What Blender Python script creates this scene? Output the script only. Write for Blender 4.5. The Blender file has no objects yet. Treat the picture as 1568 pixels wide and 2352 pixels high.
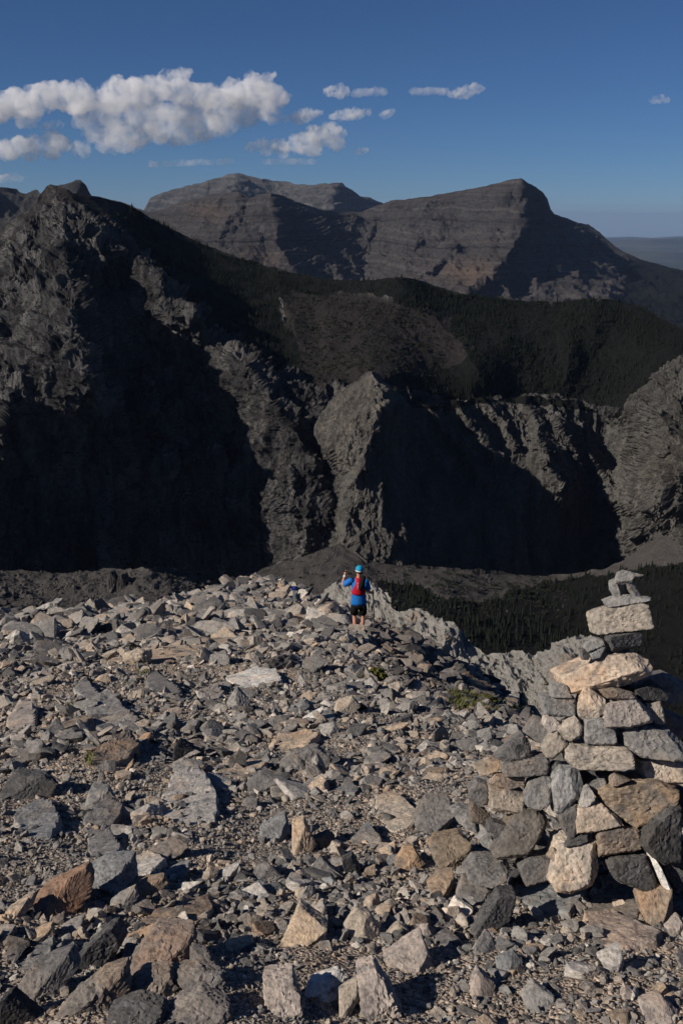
import bpy, bmesh, math, random
import numpy as np
from mathutils import Vector, Matrix
from mathutils.bvhtree import BVHTree

# ------------------------------------------------------------------ camera, sky, sun, exposure
sc = bpy.context.scene
COL = sc.collection
F_PX, CX, CY = 2352 * 35 / 36, 784.0, 1176.0        # pixel units of a 1568 x 2352 view
PITCH = math.atan((CY - 502) / F_PX)
cam_d = bpy.data.cameras.new('camera')
cam_d.sensor_fit = 'VERTICAL'; cam_d.sensor_height = 36; cam_d.sensor_width = 24; cam_d.lens = 35
cam_d.clip_start = 0.05; cam_d.clip_end = 400000
cam = bpy.data.objects.new('camera', cam_d); COL.objects.link(cam)
cam.rotation_euler = (math.pi / 2 - PITCH, 0, 0)
sc.camera = cam

SUN_EL, SUN_BACK = math.radians(31.5), math.radians(24)
SUNV = Vector((-math.cos(SUN_BACK) * math.cos(SUN_EL), -math.sin(SUN_BACK) * math.cos(SUN_EL), math.sin(SUN_EL)))
world = bpy.data.worlds.new('World'); sc.world = world; world.use_nodes = True
wn = world.node_tree.nodes; wl = world.node_tree.links
sky = wn.new('ShaderNodeTexSky'); sky.sky_type = 'NISHITA'; sky.sun_disc = False
sky.sun_elevation = SUN_EL; sky.sun_rotation = math.atan2(SUNV.x, SUNV.y)
sky.altitude = 2400; sky.air_density = 0.85; sky.dust_density = 0.6; sky.ozone_density = 10.0
bgn = wn['Background']; bgn.inputs['Strength'].default_value = 0.05
wl.new(sky.outputs[0], bgn.inputs['Color'])
sun_d = bpy.data.lights.new('sun', 'SUN'); sun_d.energy = 5.0; sun_d.angle = math.radians(0.53); sun_d.color = (1.0, 0.91, 0.80)
sun = bpy.data.objects.new('sun', sun_d); COL.objects.link(sun)
sun.rotation_euler = SUNV.to_track_quat('Z', 'Y').to_euler()
vs = sc.view_settings
vs.view_transform = 'Standard'; vs.look = 'None'; vs.exposure = 0.10; vs.gamma = 1.0; vs.use_curve_mapping = False
sc.render.engine = 'CYCLES'
cy = sc.cycles
cy.use_denoising = True; cy.max_bounces = 10; cy.diffuse_bounces = 2; cy.glossy_bounces = 1; cy.transmission_bounces = 2
cy.transparent_max_bounces = 6; cy.volume_bounces = 8; cy.use_adaptive_sampling = True; cy.adaptive_threshold = 0.02

# ------------------------------------------------------------------ projection helpers
def ray(px, py):
    a = (np.asarray(px, float) - CX) / F_PX; b = (np.asarray(py, float) - CY) / F_PX
    c, s = math.cos(PITCH), math.sin(PITCH)
    return np.stack([a, c - b * s, -s - b * c], -1)
def at(px, py, Y):
    d = ray(px, py)
    return d * (np.asarray(Y, float) / d[..., 1])[..., None]
def proj(P):
    P = np.asarray(P, float); c, s = math.cos(PITCH), math.sin(PITCH)
    dep = P[..., 1] * c - P[..., 2] * s; up = P[..., 1] * s + P[..., 2] * c
    return CX + F_PX * P[..., 0] / dep, CY - F_PX * up / dep

# ------------------------------------------------------------------ noise
_r = np.random.RandomState(7)
_G = _r.normal(size=(64, 64, 64, 3)).astype(np.float32); _G /= np.linalg.norm(_G, axis=-1, keepdims=True)
_G = _G.reshape(-1, 3)
def perlin(p):
    p = np.asarray(p, np.float32); sh = p.shape[:-1]; p = p.reshape(-1, 3)
    i = np.floor(p); f = p - i; i = i.astype(np.int32) & 63; j = (i + 1) & 63
    u = f * f * f * (f * (f * 6 - 15) + 10)
    out = 0
    for a in (0, 1):
        xi = j[:, 0] if a else i[:, 0]; wx = u[:, 0] if a else 1 - u[:, 0]
        for b in (0, 1):
            yi = j[:, 1] if b else i[:, 1]; wy = u[:, 1] if b else 1 - u[:, 1]
            for c in (0, 1):
                zi = j[:, 2] if c else i[:, 2]; wz = u[:, 2] if c else 1 - u[:, 2]
                g = _G[(xi * 64 + yi) * 64 + zi]
                d = g[:, 0] * (f[:, 0] - a) + g[:, 1] * (f[:, 1] - b) + g[:, 2] * (f[:, 2] - c)
                out = out + d * wx * wy * wz
    return (out * 1.5).reshape(sh)
def fbm(p, o=5, lac=2.03, g=0.5, off=0.0):
    p = np.asarray(p, np.float32) + off; s = 0; a = 1.0
    for k in range(o):
        s = s + a * perlin(p); p = p * lac + 13.7; a *= g
    return s
def ridged(p, o=5, lac=2.05, g=0.5, off=0.0):
    p = np.asarray(p, np.float32) + off; s = 0; a = 1.0; w = 1.0
    for k in range(o):
        n = (1 - np.abs(perlin(p)) * 1.6); n = np.clip(n, 0, 1) ** 2
        s = s + a * n * w; w = np.clip(n * 1.3 + .3, 0, 1); p = p * lac + 7.3; a *= g
    return s
def sstep(a, b, x):
    t = np.clip((np.asarray(x, float) - a) / (b - a), 0, 1); return t * t * (3 - 2 * t)

# ------------------------------------------------------------------ object helpers
def tag(o, label=None, cat=None, group=None, kind=None):
    if label: o['label'] = label
    if cat: o['category'] = cat
    if group: o['group'] = group
    if kind: o['kind'] = kind
    return o
def link(name, me, mat=None, parent=None):
    o = bpy.data.objects.new(name, me); COL.objects.link(o)
    if mat is not None and me is not None and not me.materials: me.materials.append(mat)
    if parent is not None: o.parent = parent
    return o
def raw_mesh(name, V, Fq, smooth=False, attrs=None):
    """V (n,3), Fq (m,k) int array"""
    me = bpy.data.meshes.new(name); V = np.asarray(V, np.float32); Fq = np.asarray(Fq, np.int32); k = Fq.shape[1]
    me.vertices.add(len(V)); me.vertices.foreach_set('co', V.ravel())
    me.loops.add(Fq.size); me.loops.foreach_set('vertex_index', Fq.ravel())
    me.polygons.add(len(Fq)); me.polygons.foreach_set('loop_start', np.arange(0, Fq.size, k, dtype=np.int32))
    me.polygons.foreach_set('use_smooth', np.full(len(Fq), bool(smooth)))
    me.update(calc_edges=True)
    for nm, arr in (attrs or {}).items():
        a = me.attributes.new(nm, 'FLOAT', 'POINT'); a.data.foreach_set('value', np.asarray(arr, np.float32).ravel())
    return me
def grid_faces(h, w):
    i = np.arange(h * w).reshape(h, w)
    return np.stack([i[:-1, :-1], i[1:, :-1], i[1:, 1:], i[:-1, 1:]], -1).reshape(-1, 4)
def inpoly(px, py, poly):
    ins = np.zeros(np.shape(px), bool); n = len(poly)
    for k in range(n):
        x1, y1 = poly[k]; x2, y2 = poly[(k + 1) % n]
        c = ((y1 > py) != (y2 > py)) & (px < (x2 - x1) * (py - y1) / ((y2 - y1) or 1e-9) + x1)
        ins ^= c
    return ins
def polydist(px, py, line):
    d = np.full(np.shape(px), 1e9)
    for (x1, y1), (x2, y2) in zip(line[:-1], line[1:]):
        ex, ey = x2 - x1, y2 - y1; L = ex * ex + ey * ey
        t = np.clip(((px - x1) * ex + (py - y1) * ey) / L, 0, 1)
        d = np.minimum(d, np.hypot(px - x1 - t * ex, py - y1 - t * ey))
    return d
class TPS:
    def __init__(s, pts, reg=1e-3):
        p = np.array(pts, float); s.c = p[:, :2] / 500.0; v = p[:, 2]; n = len(p); s.m = v.mean()
        K = s.k(s.c) + np.eye(n) * reg
        P = np.c_[np.ones(n), s.c]; A = np.block([[K, P], [P.T, np.zeros((3, 3))]])
        s.w = np.linalg.solve(A, np.r_[v - s.m, 0, 0, 0])
    def k(s, q):
        r2 = ((q[:, None, :] - s.c[None]) ** 2).sum(-1)
        return 0.5 * r2 * np.log(r2 + 1e-12)
    def __call__(s, px, py):
        q = np.stack([np.ravel(px), np.ravel(py)], -1) / 500.0; out = np.empty(len(q))
        for i in range(0, len(q), 50000):
            b = q[i:i + 50000]; out[i:i + 50000] = s.k(b) @ s.w[:-3] + s.w[-3] + b @ s.w[-2:]
        return (out + s.m).reshape(np.shape(px))

def ico(sub):
    bm = bmesh.new(); bmesh.ops.create_icosphere(bm, subdivisions=sub, radius=1.0)
    V = np.array([v.co[:] for v in bm.verts]); Fc = np.array([[v.index for v in f.verts] for f in bm.faces]); bm.free(); return V, Fc
ICO = {k: ico(k) for k in (2, 3, 4, 5)}

# ------------------------------------------------------------------ node material helpers
def new_mat(name):
    m = bpy.data.materials.new(name); m.use_nodes = True
    nt = m.node_tree; b = nt.nodes['Principled BSDF']
    b.inputs['Roughness'].default_value = 0.92; b.inputs['Specular IOR Level'].default_value = 0.15
    return m, nt, b
class NB:
    """tiny node builder"""
    def __init__(s, nt): s.t = nt
    def n(s, typ, **kw):
        nd = s.t.nodes.new(typ)
        for k, v in kw.items(): setattr(nd, k, v)
        return nd
    def set(s, sock, v):
        if isinstance(v, bpy.types.NodeSocket): s.t.links.new(v, sock)
        elif isinstance(v, (tuple, list)) and len(v) == 3 and sock.type == 'RGBA': sock.default_value = (*v, 1)
        else: sock.default_value = v
    def pos(s): return s.n('ShaderNodeNewGeometry').outputs['Position']
    def nrm(s): return s.n('ShaderNodeNewGeometry').outputs['Normal']
    def scale(s, vec, xyz):
        m = s.n('ShaderNodeMapping'); s.set(m.inputs['Vector'], vec); m.inputs['Scale'].default_value = xyz; return m.outputs[0]
    def noise(s, vec, scale, detail=6, rough=0.6, dist=0.0):
        m = s.n('ShaderNodeTexNoise'); s.set(m.inputs['Vector'], vec); m.inputs['Scale'].default_value = scale
        m.inputs['Detail'].default_value = detail; m.inputs['Roughness'].default_value = rough; m.inputs['Distortion'].default_value = dist
        return m.outputs['Fac']
    def voro(s, vec, scale, feature='F1', rand=1.0):
        m = s.n('ShaderNodeTexVoronoi', feature=feature); s.set(m.inputs['Vector'], vec); m.inputs['Scale'].default_value = scale
        m.inputs['Randomness'].default_value = rand; return m
    def ramp(s, fac, stops, interp='LINEAR'):
        m = s.n('ShaderNodeValToRGB'); s.set(m.inputs[0], fac); cr = m.color_ramp; cr.interpolation = interp
        while len(cr.elements) < len(stops): cr.elements.new(0.5)
        for e, (p, c) in zip(cr.elements, stops):
            e.position = p; e.color = (*c, 1) if isinstance(c, (tuple, list)) else (c, c, c, 1)
        return m.outputs[0]
    def mix(s, fac, a, b, blend='MIX'):
        m = s.n('ShaderNodeMix', data_type='RGBA', blend_type=blend); s.set(m.inputs[0], fac); s.set(m.inputs[6], a); s.set(m.inputs[7], b); return m.outputs[2]
    def math(s, op, a, b=0.0, c=0.0, clamp=False):
        m = s.n('ShaderNodeMath', operation=op, use_clamp=clamp); s.set(m.inputs[0], a); s.set(m.inputs[1], b); s.set(m.inputs[2], c); return m.outputs[0]
    def vmath(s, op, a, b):
        m = s.n('ShaderNodeVectorMath', operation=op); s.set(m.inputs[0], a); s.set(m.inputs[1], b); return m.outputs[0]
    def attr(s, name, typ='GEOMETRY'):
        m = s.n('ShaderNodeAttribute', attribute_type=typ, attribute_name=name); return m
    def sep(s, v):
        m = s.n('ShaderNodeSeparateXYZ'); s.set(m.inputs[0], v); return m.outputs
    def bump(s, h, strength, dist, nrm=None):
        m = s.n('ShaderNodeBump'); s.set(m.inputs['Height'], h); m.inputs['Strength'].default_value = strength; m.inputs['Distance'].default_value = dist
        if nrm is not None: s.set(m.inputs['Normal'], nrm)
        return m.outputs[0]

def mountain_mat(name, cliff, cliff2, scree, S, gain=0.72, veg=(0.006, 0.007, 0.0055), strata=0.0, tint=None, bumpd=1.0, slope=(0.50, 0.72), vflute=0.35):
    """S = metres of the main pattern"""
    cliff, cliff2, scree = [tuple(v * gain for v in c) for c in (cliff, cliff2, scree)]
    m, nt, b = new_mat(name); N = NB(nt); P = N.pos()
    pv = N.scale(P, (1, 1, vflute))
    n1 = N.noise(pv, 1.0 / S, 8, 0.62, 0.6); n2 = N.noise(P, 6.0 / S, 6, 0.65); n3 = N.noise(P, 0.25 / S, 4, 0.55)
    rock = N.mix(N.ramp(n1, [(0.40, 0.0), (0.70, 1.0)]), cliff, cliff2)
    rock = N.mix(N.ramp(n2, [(0.3, 0.55), (0.72, 1.35)]), (0, 0, 0), rock, 'MULTIPLY') if False else rock
    k = N.ramp(n2, [(0.28, 0.5), (0.74, 1.0)]); rock = N.mix(1.0, rock, k, 'MULTIPLY')
    if strata:
        z = N.sep(P)[2]; w = N.math('ADD', N.math('MULTIPLY', z, 1.0 / strata), N.math('MULTIPLY', n3, 3.0))
        x = N.sep(P)[0]; w = N.math('ADD', w, N.math('MULTIPLY', x, 0.02 / strata))
        c = N.n('ShaderNodeCombineXYZ'); N.set(c.inputs[2], w); sn = N.noise(c.outputs[0], 1.0, 5, 0.7)
        rock = N.mix(1.0, rock, N.ramp(sn, [(0.40, 0.32), (0.46, 0.95), (0.50, 0.6), (0.55, 1.0), (0.60, 1.15)]), 'MULTIPLY')
    if strata: scree_k = N.ramp(sn, [(0.40, 0.42), (0.46, 1.0), (0.50, 0.68), (0.55, 1.0), (0.60, 1.2)])
    sc_ = N.mix(1.0, scree, N.ramp(N.noise(P, 3.0 / S, 6, 0.7), [(0.3, 0.6), (0.7, 1.0)]), 'MULTIPLY')
    if strata: sc_ = N.mix(1.0, sc_, scree_k, 'MULTIPLY')
    nz = N.sep(N.nrm())[2]
    sl = N.math('ADD', nz, N.math('MULTIPLY', N.math('SUBTRACT', n1, 0.5), 0.35))
    col = N.mix(N.ramp(sl, [(slope[0], 0.0), (slope[1], 1.0)]), rock, sc_)
    if tint:
        col = N.mix(N.math('MULTIPLY', N.attr('tint').outputs['Fac'], 1.0), col, tint)
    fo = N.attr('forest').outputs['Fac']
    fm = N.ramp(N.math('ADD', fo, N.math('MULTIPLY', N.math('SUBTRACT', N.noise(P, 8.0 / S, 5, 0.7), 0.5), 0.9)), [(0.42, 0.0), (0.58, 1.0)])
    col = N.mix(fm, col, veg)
    N.set(b.inputs['Base Color'], col)
    h = N.math('ADD', N.math('MULTIPLY', n2, 1.3), N.math('MULTIPLY', N.noise(pv, 20.0 / S, 5, 0.75), 0.8))
    N.set(b.inputs['Normal'], N.bump(h, 1.0, bumpd * 1.3))
    return m

# ------------------------------------------------------------------ mountain sheets
def sheet(top, bot, ctrl, x0, x1, nx, ny, ribs=(), back=None, jag=0.0, vpow=1.0, seed=0, reg=1e-3, fade=0.12):
    """relief surface of one mountain: skyline and foot given as lines, distance given at control points, back slope added behind the skyline"""
    u = np.linspace(x0, x1, nx); top = np.array(top, float); bot = np.array(bot, float)
    t = np.interp(u, top[:, 0], top[:, 1]); bo = np.interp(u, bot[:, 0], bot[:, 1])
    if jag:
        q = np.stack([u / 24.0, np.full(nx, seed + .3), np.zeros(nx)], -1); t = t + jag * fbm(q, 5, g=0.62)
    v = np.linspace(0, 1, ny) ** vpow
    px = np.repeat(u[None], ny, 0); py = t[None] + (bo - t)[None] * v[:, None]
    Y = TPS(ctrl, reg)(px, py)
    for line, w, amp in ribs:
        wx = 14 * fbm(np.stack([px / 60, py / 60, np.full(px.shape, seed + 5.5)], -1), 3)
        d = polydist(px + wx, py + wx, line); Y = Y - amp * np.clip(1 - d / w, 0, 1) ** 1.3
    P = at(px, py, Y)
    if back:
        nb, step, slope = back
        k = np.arange(nb, 0, -1)[:, None] ** 1.5 * step
        B = np.repeat(P[:1], nb, 0); B[..., 1] += k; B[..., 2] -= k * slope
        B[..., 0] += k * 0.1 * np.sign(B[..., 0])
        P = np.concatenate([B, P], 0)
        px = np.concatenate([np.repeat(px[:1], nb, 0), px], 0); py = np.concatenate([np.repeat(py[:1], nb, 0) - 30, py], 0)
    TOPK[0] = np.concatenate([np.zeros((P.shape[0] - ny, nx)), np.repeat((fade + (1 - fade) * sstep(0.0, 0.10, np.linspace(0, 1, ny) ** vpow))[:, None], nx, 1)], 0)
    return P, px, py
TOPK = [None]
def crag(P, L, off=0.0, vert=1.0):
    """blocky relief: joints and ledges with abrupt edges"""
    w1 = fbm(P / (2.6 * L), 3, off=off + 3.3); w2 = fbm(P / (2.2 * L), 3, off=off + 9.1); m1 = np.clip(0.5 + fbm(P / (3.5 * L), 2, off=off + 1.9), 0, 1)
    a = ((P[..., 0] + 0.6 * P[..., 1]) / L + 2.0 * w1) % 1; b = (P[..., 2] / (0.9 * L) + 1.6 * w2 + 0.1 * P[..., 0] / L) % 1
    a = np.minimum(a / 0.78, (1 - a) / 0.22); b = np.minimum(b / 0.85, (1 - b) / 0.15)
    return (a - .5) * m1 + vert * (b - .5) * (1 - 0.6 * m1)
def normals(P):
    a = np.gradient(P, axis=1); b = np.gradient(P, axis=0); n = np.cross(b, a)
    n /= np.linalg.norm(n, axis=-1, keepdims=True) + 1e-9
    flip = (n * P).sum(-1) > 0; n[flip] *= -1
    return n
def build_sheet(name, P, mat, smooth=True, **attrs):
    h, w = P.shape[:2]
    me = raw_mesh(name, P.reshape(-1, 3), grid_faces(h, w)[:, ::-1], smooth, attrs)
    o = link(name, me, mat); return o
# ================================================================== FAR SETTING
def flute(P, L, vf):      # coordinates squeezed vertically so that relief runs down the slope
    return np.stack([P[..., 0] / L, P[..., 1] / L, P[..., 2] / L * vf], -1)

# ---- plains out to the horizon, far hills
PLAIN_Z = -1050.0
ang = np.linspace(-1.25, 1.25, 260); rad = np.geomspace(3500, 120000, 150)
PP = np.stack([rad[:, None] * np.sin(ang)[None], rad[:, None] * np.cos(ang)[None], np.zeros((150, 260))], -1)
PP[..., 2] = PLAIN_Z - (rad[:, None] ** 2) / (2 * 6371000.0) + 60 * fbm(PP / 5000.0, 5)
hl = sstep(26000, 34000, rad)[:, None] * (1 - sstep(70000, 90000, rad)[:, None])
PP[..., 2] += hl * (300 * ridged(PP / 14000.0, 5, off=3.1) - 70)
pm, nt, b = new_mat('plains'); N = NB(nt); P_ = N.pos()
N.set(b.inputs['Base Color'], N.mix(N.ramp(N.noise(P_, 1 / 2500., 7, 0.65), [(0.4, 0.0), (0.6, 1.0)]), (0.018, 0.026, 0.02), (0.06, 0.065, 0.045)))
plains = build_sheet('plains', PP, pm, forest=np.zeros(PP.shape[:2])); tag(plains, 'hazy blue wooded plains and low hills reaching the horizon', kind='structure')

# ---- distant grey-blue massif
top = [(200, 560), (300, 520), (332, 480), (345, 455), (375, 442), (430, 428), (470, 416), (500, 408), (522, 401), (548, 398), (575, 403), (600, 412), (640, 416), (664, 418), (676, 424), (720, 424),
       (760, 421), (786, 419), (795, 430), (808, 436), (826, 450), (850, 452), (876, 466), (920, 490), (1000, 520), (1100, 560)]
ctrl = [(200, 560, 11500), (340, 460, 11200), (548, 398, 11400), (660, 418, 11300), (786, 420, 10600), (876, 466, 11500), (1000, 520, 12000), (340, 500, 10900), (470, 470, 10800), (545, 440, 10500), (620, 460, 10800),
        (700, 450, 10500), (780, 450, 10150), (815, 462, 10900), (860, 480, 11000), (700, 480, 10150), (780, 490, 9900), (850, 520, 10500), (340, 540, 10500), (550, 540, 9700), (1000, 560, 11500)]
P, px, py = sheet(top, [(200, 600), (1100, 600)], ctrl, 200, 1100, 520, 130, ribs=[([(548, 398), (540, 430), (500, 470)], 40, 160), ([(470, 416), (455, 470)], 30, 120), ([(600, 410), (640, 460)], 30, 110)],
                  back=(8, 60, 0.5), jag=2.2, seed=1)
n = normals(P); f = flute(P, 420, 0.6)
z = P[..., 2] + 0.04 * P[..., 0]
band = np.abs(((z / 95.0 + 0.5 * fbm(P / 900., 3)) % 1) - 0.5) * 2
dd = 48 * ridged(f, 6) + 22 * sstep(0.3, 0.7, band); P = P + n * (TOPK[0] * (dd - dd.mean()) )[..., None]
mt = mountain_mat('distant_rock', (0.10, 0.10, 0.102), (0.16, 0.158, 0.158), (0.17, 0.165, 0.16), 260, strata=60, bumpd=14, slope=(0.6, 0.8))
distant = build_sheet('distant_mountain', P, mt, forest=np.zeros(P.shape[:2])); tag(distant, 'most distant grey-blue mountain with a flat cliffy top, below the clouds', kind='structure')

# ---- shadowed blue peaks at the left edge
top = [(-500, 470), (-300, 450), (-120, 440), (0, 431), (38, 434), (48, 440), (62, 446), (76, 438), (86, 437), (94, 442), (112, 436), (140, 424), (165, 420), (185, 416), (198, 426), (207, 440), (225, 470),
       (262, 460), (280, 461), (296, 470), (318, 480), (345, 492), (400, 520), (460, 560), (600, 620)]
ctrl = [(-500, 470, 5200), (0, 431, 5200), (90, 440, 5300), (185, 416, 4700), (240, 470, 5000), (345, 492, 4200), (600, 620, 3600), (0, 520, 4900), (150, 480, 4600), (400, 570, 3700), (0, 640, 4500), (300, 640, 3700), (600, 680, 3400), (-500, 640, 4600)]
P, px, py = sheet(top, [(-500, 660), (600, 690)], ctrl, -500, 600, 420, 110, back=(8, 50, 0.6), jag=3.0, seed=2)
P = P + normals(P) * (TOPK[0] * 40 * (ridged(flute(P, 260, 0.5), 6, off=5) - 0.9))[..., None]
mt = mountain_mat('blue_peak_rock', (0.06, 0.06, 0.062), (0.10, 0.10, 0.10), (0.09, 0.085, 0.08), 140, strata=40, bumpd=8)
bp = build_sheet('blue_peak', P, mt, forest=np.zeros(P.shape[:2])); tag(bp, 'dark blue jagged peaks peeping over the left massif', kind='structure')

# ---- the layered brown mountain across the middle
top = [(150, 560), (250, 520), (340, 490), (380, 478), (430, 462), (470, 450), (500, 444), (530, 442), (545, 439), (560, 446), (575, 455), (590, 450), (605, 446), (622, 444), (645, 449), (690, 466), (730, 480), (770, 486),
       (830, 487), (860, 474), (885, 465), (905, 460), (950, 455), (1000, 449), (1050, 439), (1090, 432), (1130, 423), (1170, 413), (1195, 409), (1207, 418), (1228, 428), (1245, 442), (1256, 455), (1262, 478), (1272, 492),
       (1300, 500), (1320, 509), (1350, 516), (1375, 534), (1400, 556), (1430, 578), (1470, 596), (1520, 610), (1568, 620), (1700, 650), (1900, 720)]
ctrl = [(150, 560, 5600), (340, 490, 6000), (430, 462, 6000), (545, 440, 5900), (622, 444, 5750), (700, 470, 5900), (830, 487, 6350), (885, 465, 6300), (1050, 438, 6200), (1195, 409, 5950), (1262, 470, 6350), (1320, 509, 6700), (1400, 556, 6800), (1568, 620, 6900), (1900, 720, 6900),
        (430, 500, 5750), (545, 500, 5520), (620, 500, 5480), (700, 520, 5600), (830, 540, 6000), (950, 500, 6000), (1080, 500, 5860), (1195, 470, 5700), (1205, 500, 5560), (1250, 500, 6050), (1280, 540, 6250),
        (430, 560, 5300), (600, 580, 5080), (720, 600, 5200), (830, 630, 5420), (950, 580, 5380), (1060, 580, 5250), (1180, 570, 5150), (1250, 580, 5600), (1340, 580, 6050), (1450, 640, 6000), (1568, 660, 6100),
        (430, 660, 4800), (700, 680, 4750), (830, 690, 4950), (950, 660, 4850), (1080, 660, 4700), (1180, 650, 4850), (1280, 660, 4950), (1400, 680, 5150), (1568, 720, 5300), (1900, 800, 5500), (1200, 720, 4550), (1568, 800, 4700), (150, 700, 4700)]
ribs = [([(660, 540), (760, 590), (826, 640)], 18, -70), ([(862, 505), (852, 580), (832, 640)], 16, -60), ([(990, 540), (900, 600), (840, 645)], 18, -60), ([(1150, 540), (1040, 610), (960, 650)], 18, -45), ([(700, 600), (760, 640), (800, 670)], 14, -40), ([(1197, 412), (1212, 460), (1205, 500), (1190, 540), (1170, 580), (1120, 640), (1080, 670)], 34, 150), ([(622, 444), (625, 500), (640, 560), (700, 640)], 40, 90), ([(545, 440), (520, 500), (500, 560)], 36, 80),
        ([(950, 560), (880, 640)], 26, 60), ([(1040, 560), (960, 650)], 26, 60), ([(720, 560), (800, 650)], 24, 60), ([(760, 530), (826, 620)], 20, 50), ([(1260, 600), (1330, 680)], 30, 70), ([(1210, 600), (1250, 690)], 26, 60)]
P, px, py = sheet(top, [(150, 730), (1000, 740), (1300, 790), (1568, 860), (1900, 900)], ctrl, 150, 1750, 820, 280, ribs=ribs, back=(8, 60, 0.55), jag=1.4, seed=3)
n = normals(P); f = flute(P, 300, 0.45)
wz = P[..., 2] + 0.10 * P[..., 0] * np.where(P[..., 0] < 150, -0.6, 0.9) + 26 * fbm(P / 500., 3, off=2)
s1 = (wz / 62.0) % 1; s2 = (wz / 21.0) % 1
led = 26 * sstep(0.0, 0.75, s1) * (1 - sstep(0.9, 1.0, s1)) + 9 * sstep(0.0, 0.7, s2) * (1 - sstep(0.85, 1.0, s2))
up = sstep(660, 540, py)
dd = 34 * ridged(f, 6, off=1.7) + led * 1.0 * (0.4 + 0.6 * up) + 7 * crag(P, 60, 4.1, .6) + 4 * fbm(P / 40., 4); P = P + n * (TOPK[0] * (dd - dd.mean()))[..., None]
tint = np.exp(-((px - 1075) / 70) ** 2 - ((py - 628) / 22) ** 2) + .7 * np.exp(-((px - 480) / 40) ** 2 - ((py - 490) / 18) ** 2) + .6 * np.exp(-((px - 600) / 50) ** 2 - ((py - 595) / 20) ** 2)
fo = sstep(690, 760, py + 0.18 * (1200 - px)) * 0.9 * (px > 1150) + 0.75 * sstep(1380, 1460, px) * sstep(-10, 60, py - 560)
mt = mountain_mat('layered_rock', (0.076, 0.072, 0.074), (0.122, 0.116, 0.114), (0.100, 0.091, 0.088), 120, gain=0.8, strata=32, tint=(0.20, 0.125, 0.08), bumpd=8, slope=(0.62, 0.8))
midmt = build_sheet('layered_mountain', P, mt, forest=fo, tint=np.clip(tint, 0, 1) * 0.28); tag(midmt, 'brown banded mountain with a cliff-edged summit, right of centre', kind='structure')

# ---- the big left massif with the wooded ridge running right from it
top = [(-700, 700), (-400, 640), (-200, 590), (0, 520), (40, 498), (70, 482), (88, 464), (96, 446), (106, 430), (118, 423), (132, 428), (150, 433), (165, 441), (190, 446), (212, 449), (250, 456), (285, 467), (330, 490),
       (370, 514), (420, 539), (470, 562), (550, 592), (620, 612), (700, 632), (760, 642), (830, 645), (870, 640), (910, 635), (950, 641), (1000, 657), (1060, 675), (1110, 682), (1180, 690), (1290, 694), (1330, 688), (1370, 684), (1420, 691), (1470, 705), (1500, 720),
       (1568, 758), (1700, 830), (2000, 960)]
ctrl = [(-700, 700, 1250), (-700, 1000, 700), (-700, 1345, 700), (-350, 620, 1230), (-350, 900, 1030), (-350, 1000, 800), (-350, 1300, 805),
        (0, 520, 1235), (0, 650, 1140), (0, 800, 1030), (0, 930, 900), (0, 1000, 900), (0, 1100, 905), (0, 1300, 915),
        (110, 430, 1290), (120, 560, 1150), (150, 640, 1090), (176, 706, 1010), (198, 800, 965), (215, 900, 930), (100, 915, 925), (200, 960, 950), (200, 1080, 958), (160, 1150, 952), (160, 1300, 960),
        (207, 496, 1230), (280, 572, 1180), (370, 640, 1150), (440, 706, 1120), (560, 830, 1060), (640, 940, 1000), (710, 1060, 955), (750, 1180, 938), (760, 1310, 945),
        (260, 640, 1190), (300, 740, 1150), (330, 850, 1100), (360, 960, 1050), (380, 1080, 1015), (400, 1200, 1012), (400, 1310, 1015),
        (440, 830, 1130), (500, 960, 1070), (540, 1080, 1030), (580, 1200, 1010), (580, 1310, 1000),
        (250, 456, 1340), (330, 490, 1400), (470, 562, 1440), (620, 612, 1430), (700, 632, 1400), (800, 645, 1370), (910, 635, 1340), (1000, 657, 1370), (1180, 690, 1390), (1370, 684, 1360), (1500, 720, 1330), (1700, 830, 1250), (2000, 960, 1150),
        (330, 560, 1300), (430, 640, 1270), (540, 730, 1230), (640, 820, 1150), (690, 870, 1090), (600, 680, 1330), (760, 720, 1270), (800, 800, 1160), (860, 860, 1080), (950, 760, 1240), (1000, 850, 1165), (1060, 910, 1150),
        (1150, 780, 1250), (1200, 860, 1225), (1300, 800, 1270), (1400, 860, 1235), (1500, 800, 1230), (1568, 850, 1170), (1200, 930, 1180), (1400, 940, 1190), (1560, 930, 1130), (1700, 950, 1090),
        (800, 960, 1090), (800, 1100, 1040), (800, 1300, 1000), (900, 1000, 1110), (1000, 1300, 1120), (1300, 1050, 1190), (1300, 1300, 1160), (1568, 1100, 1080), (1700, 1300, 1050), (2000, 1300, 1000)]
R1 = [(118, 424), (150, 500), (140, 566), (165, 640), (176, 706), (200, 800), (208, 880), (150, 950)]
RA = [(150, 436), (207, 496), (280, 572), (370, 640), (440, 706), (560, 830), (640, 940), (740, 1080), (770, 1200)]
ribs = [(R1, 60, 26), (RA, 46, 22), ([(330, 830), (345, 930)], 20, 48), ([(345, 930), (392, 1000), (380, 1075)], 26, 50), ([(258, 1010), (272, 1035), (290, 1060)], 24, 34), ([(430, 1030), (440, 1060)], 16, 36), ([(505, 1030), (520, 1060)], 18, 36), ([(208, 880), (290, 1040)], 26, 16), ([(540, 960), (640, 1130), (700, 1180)], 30, 10),
        ([(60, 520), (20, 650), (-20, 760)], 36, 20), ([(20, 900), (0, 1010)], 40, 18), ([(905, 636), (960, 700), (1060, 790), (1100, 860)], 70, 22), ([(640, 625), (660, 700), (690, 790)], 50, 16), ([(1370, 686), (1330, 760), (1290, 860)], 60, 18)]
P, px, py = sheet(top, [(-700, 1350), (2000, 1350)], ctrl, -500, 1900, 1000, 430, ribs=ribs, back=(10, 14, 0.5), jag=1.6, seed=4)
n = normals(P); f = flute(P, 70, 0.33)
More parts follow.
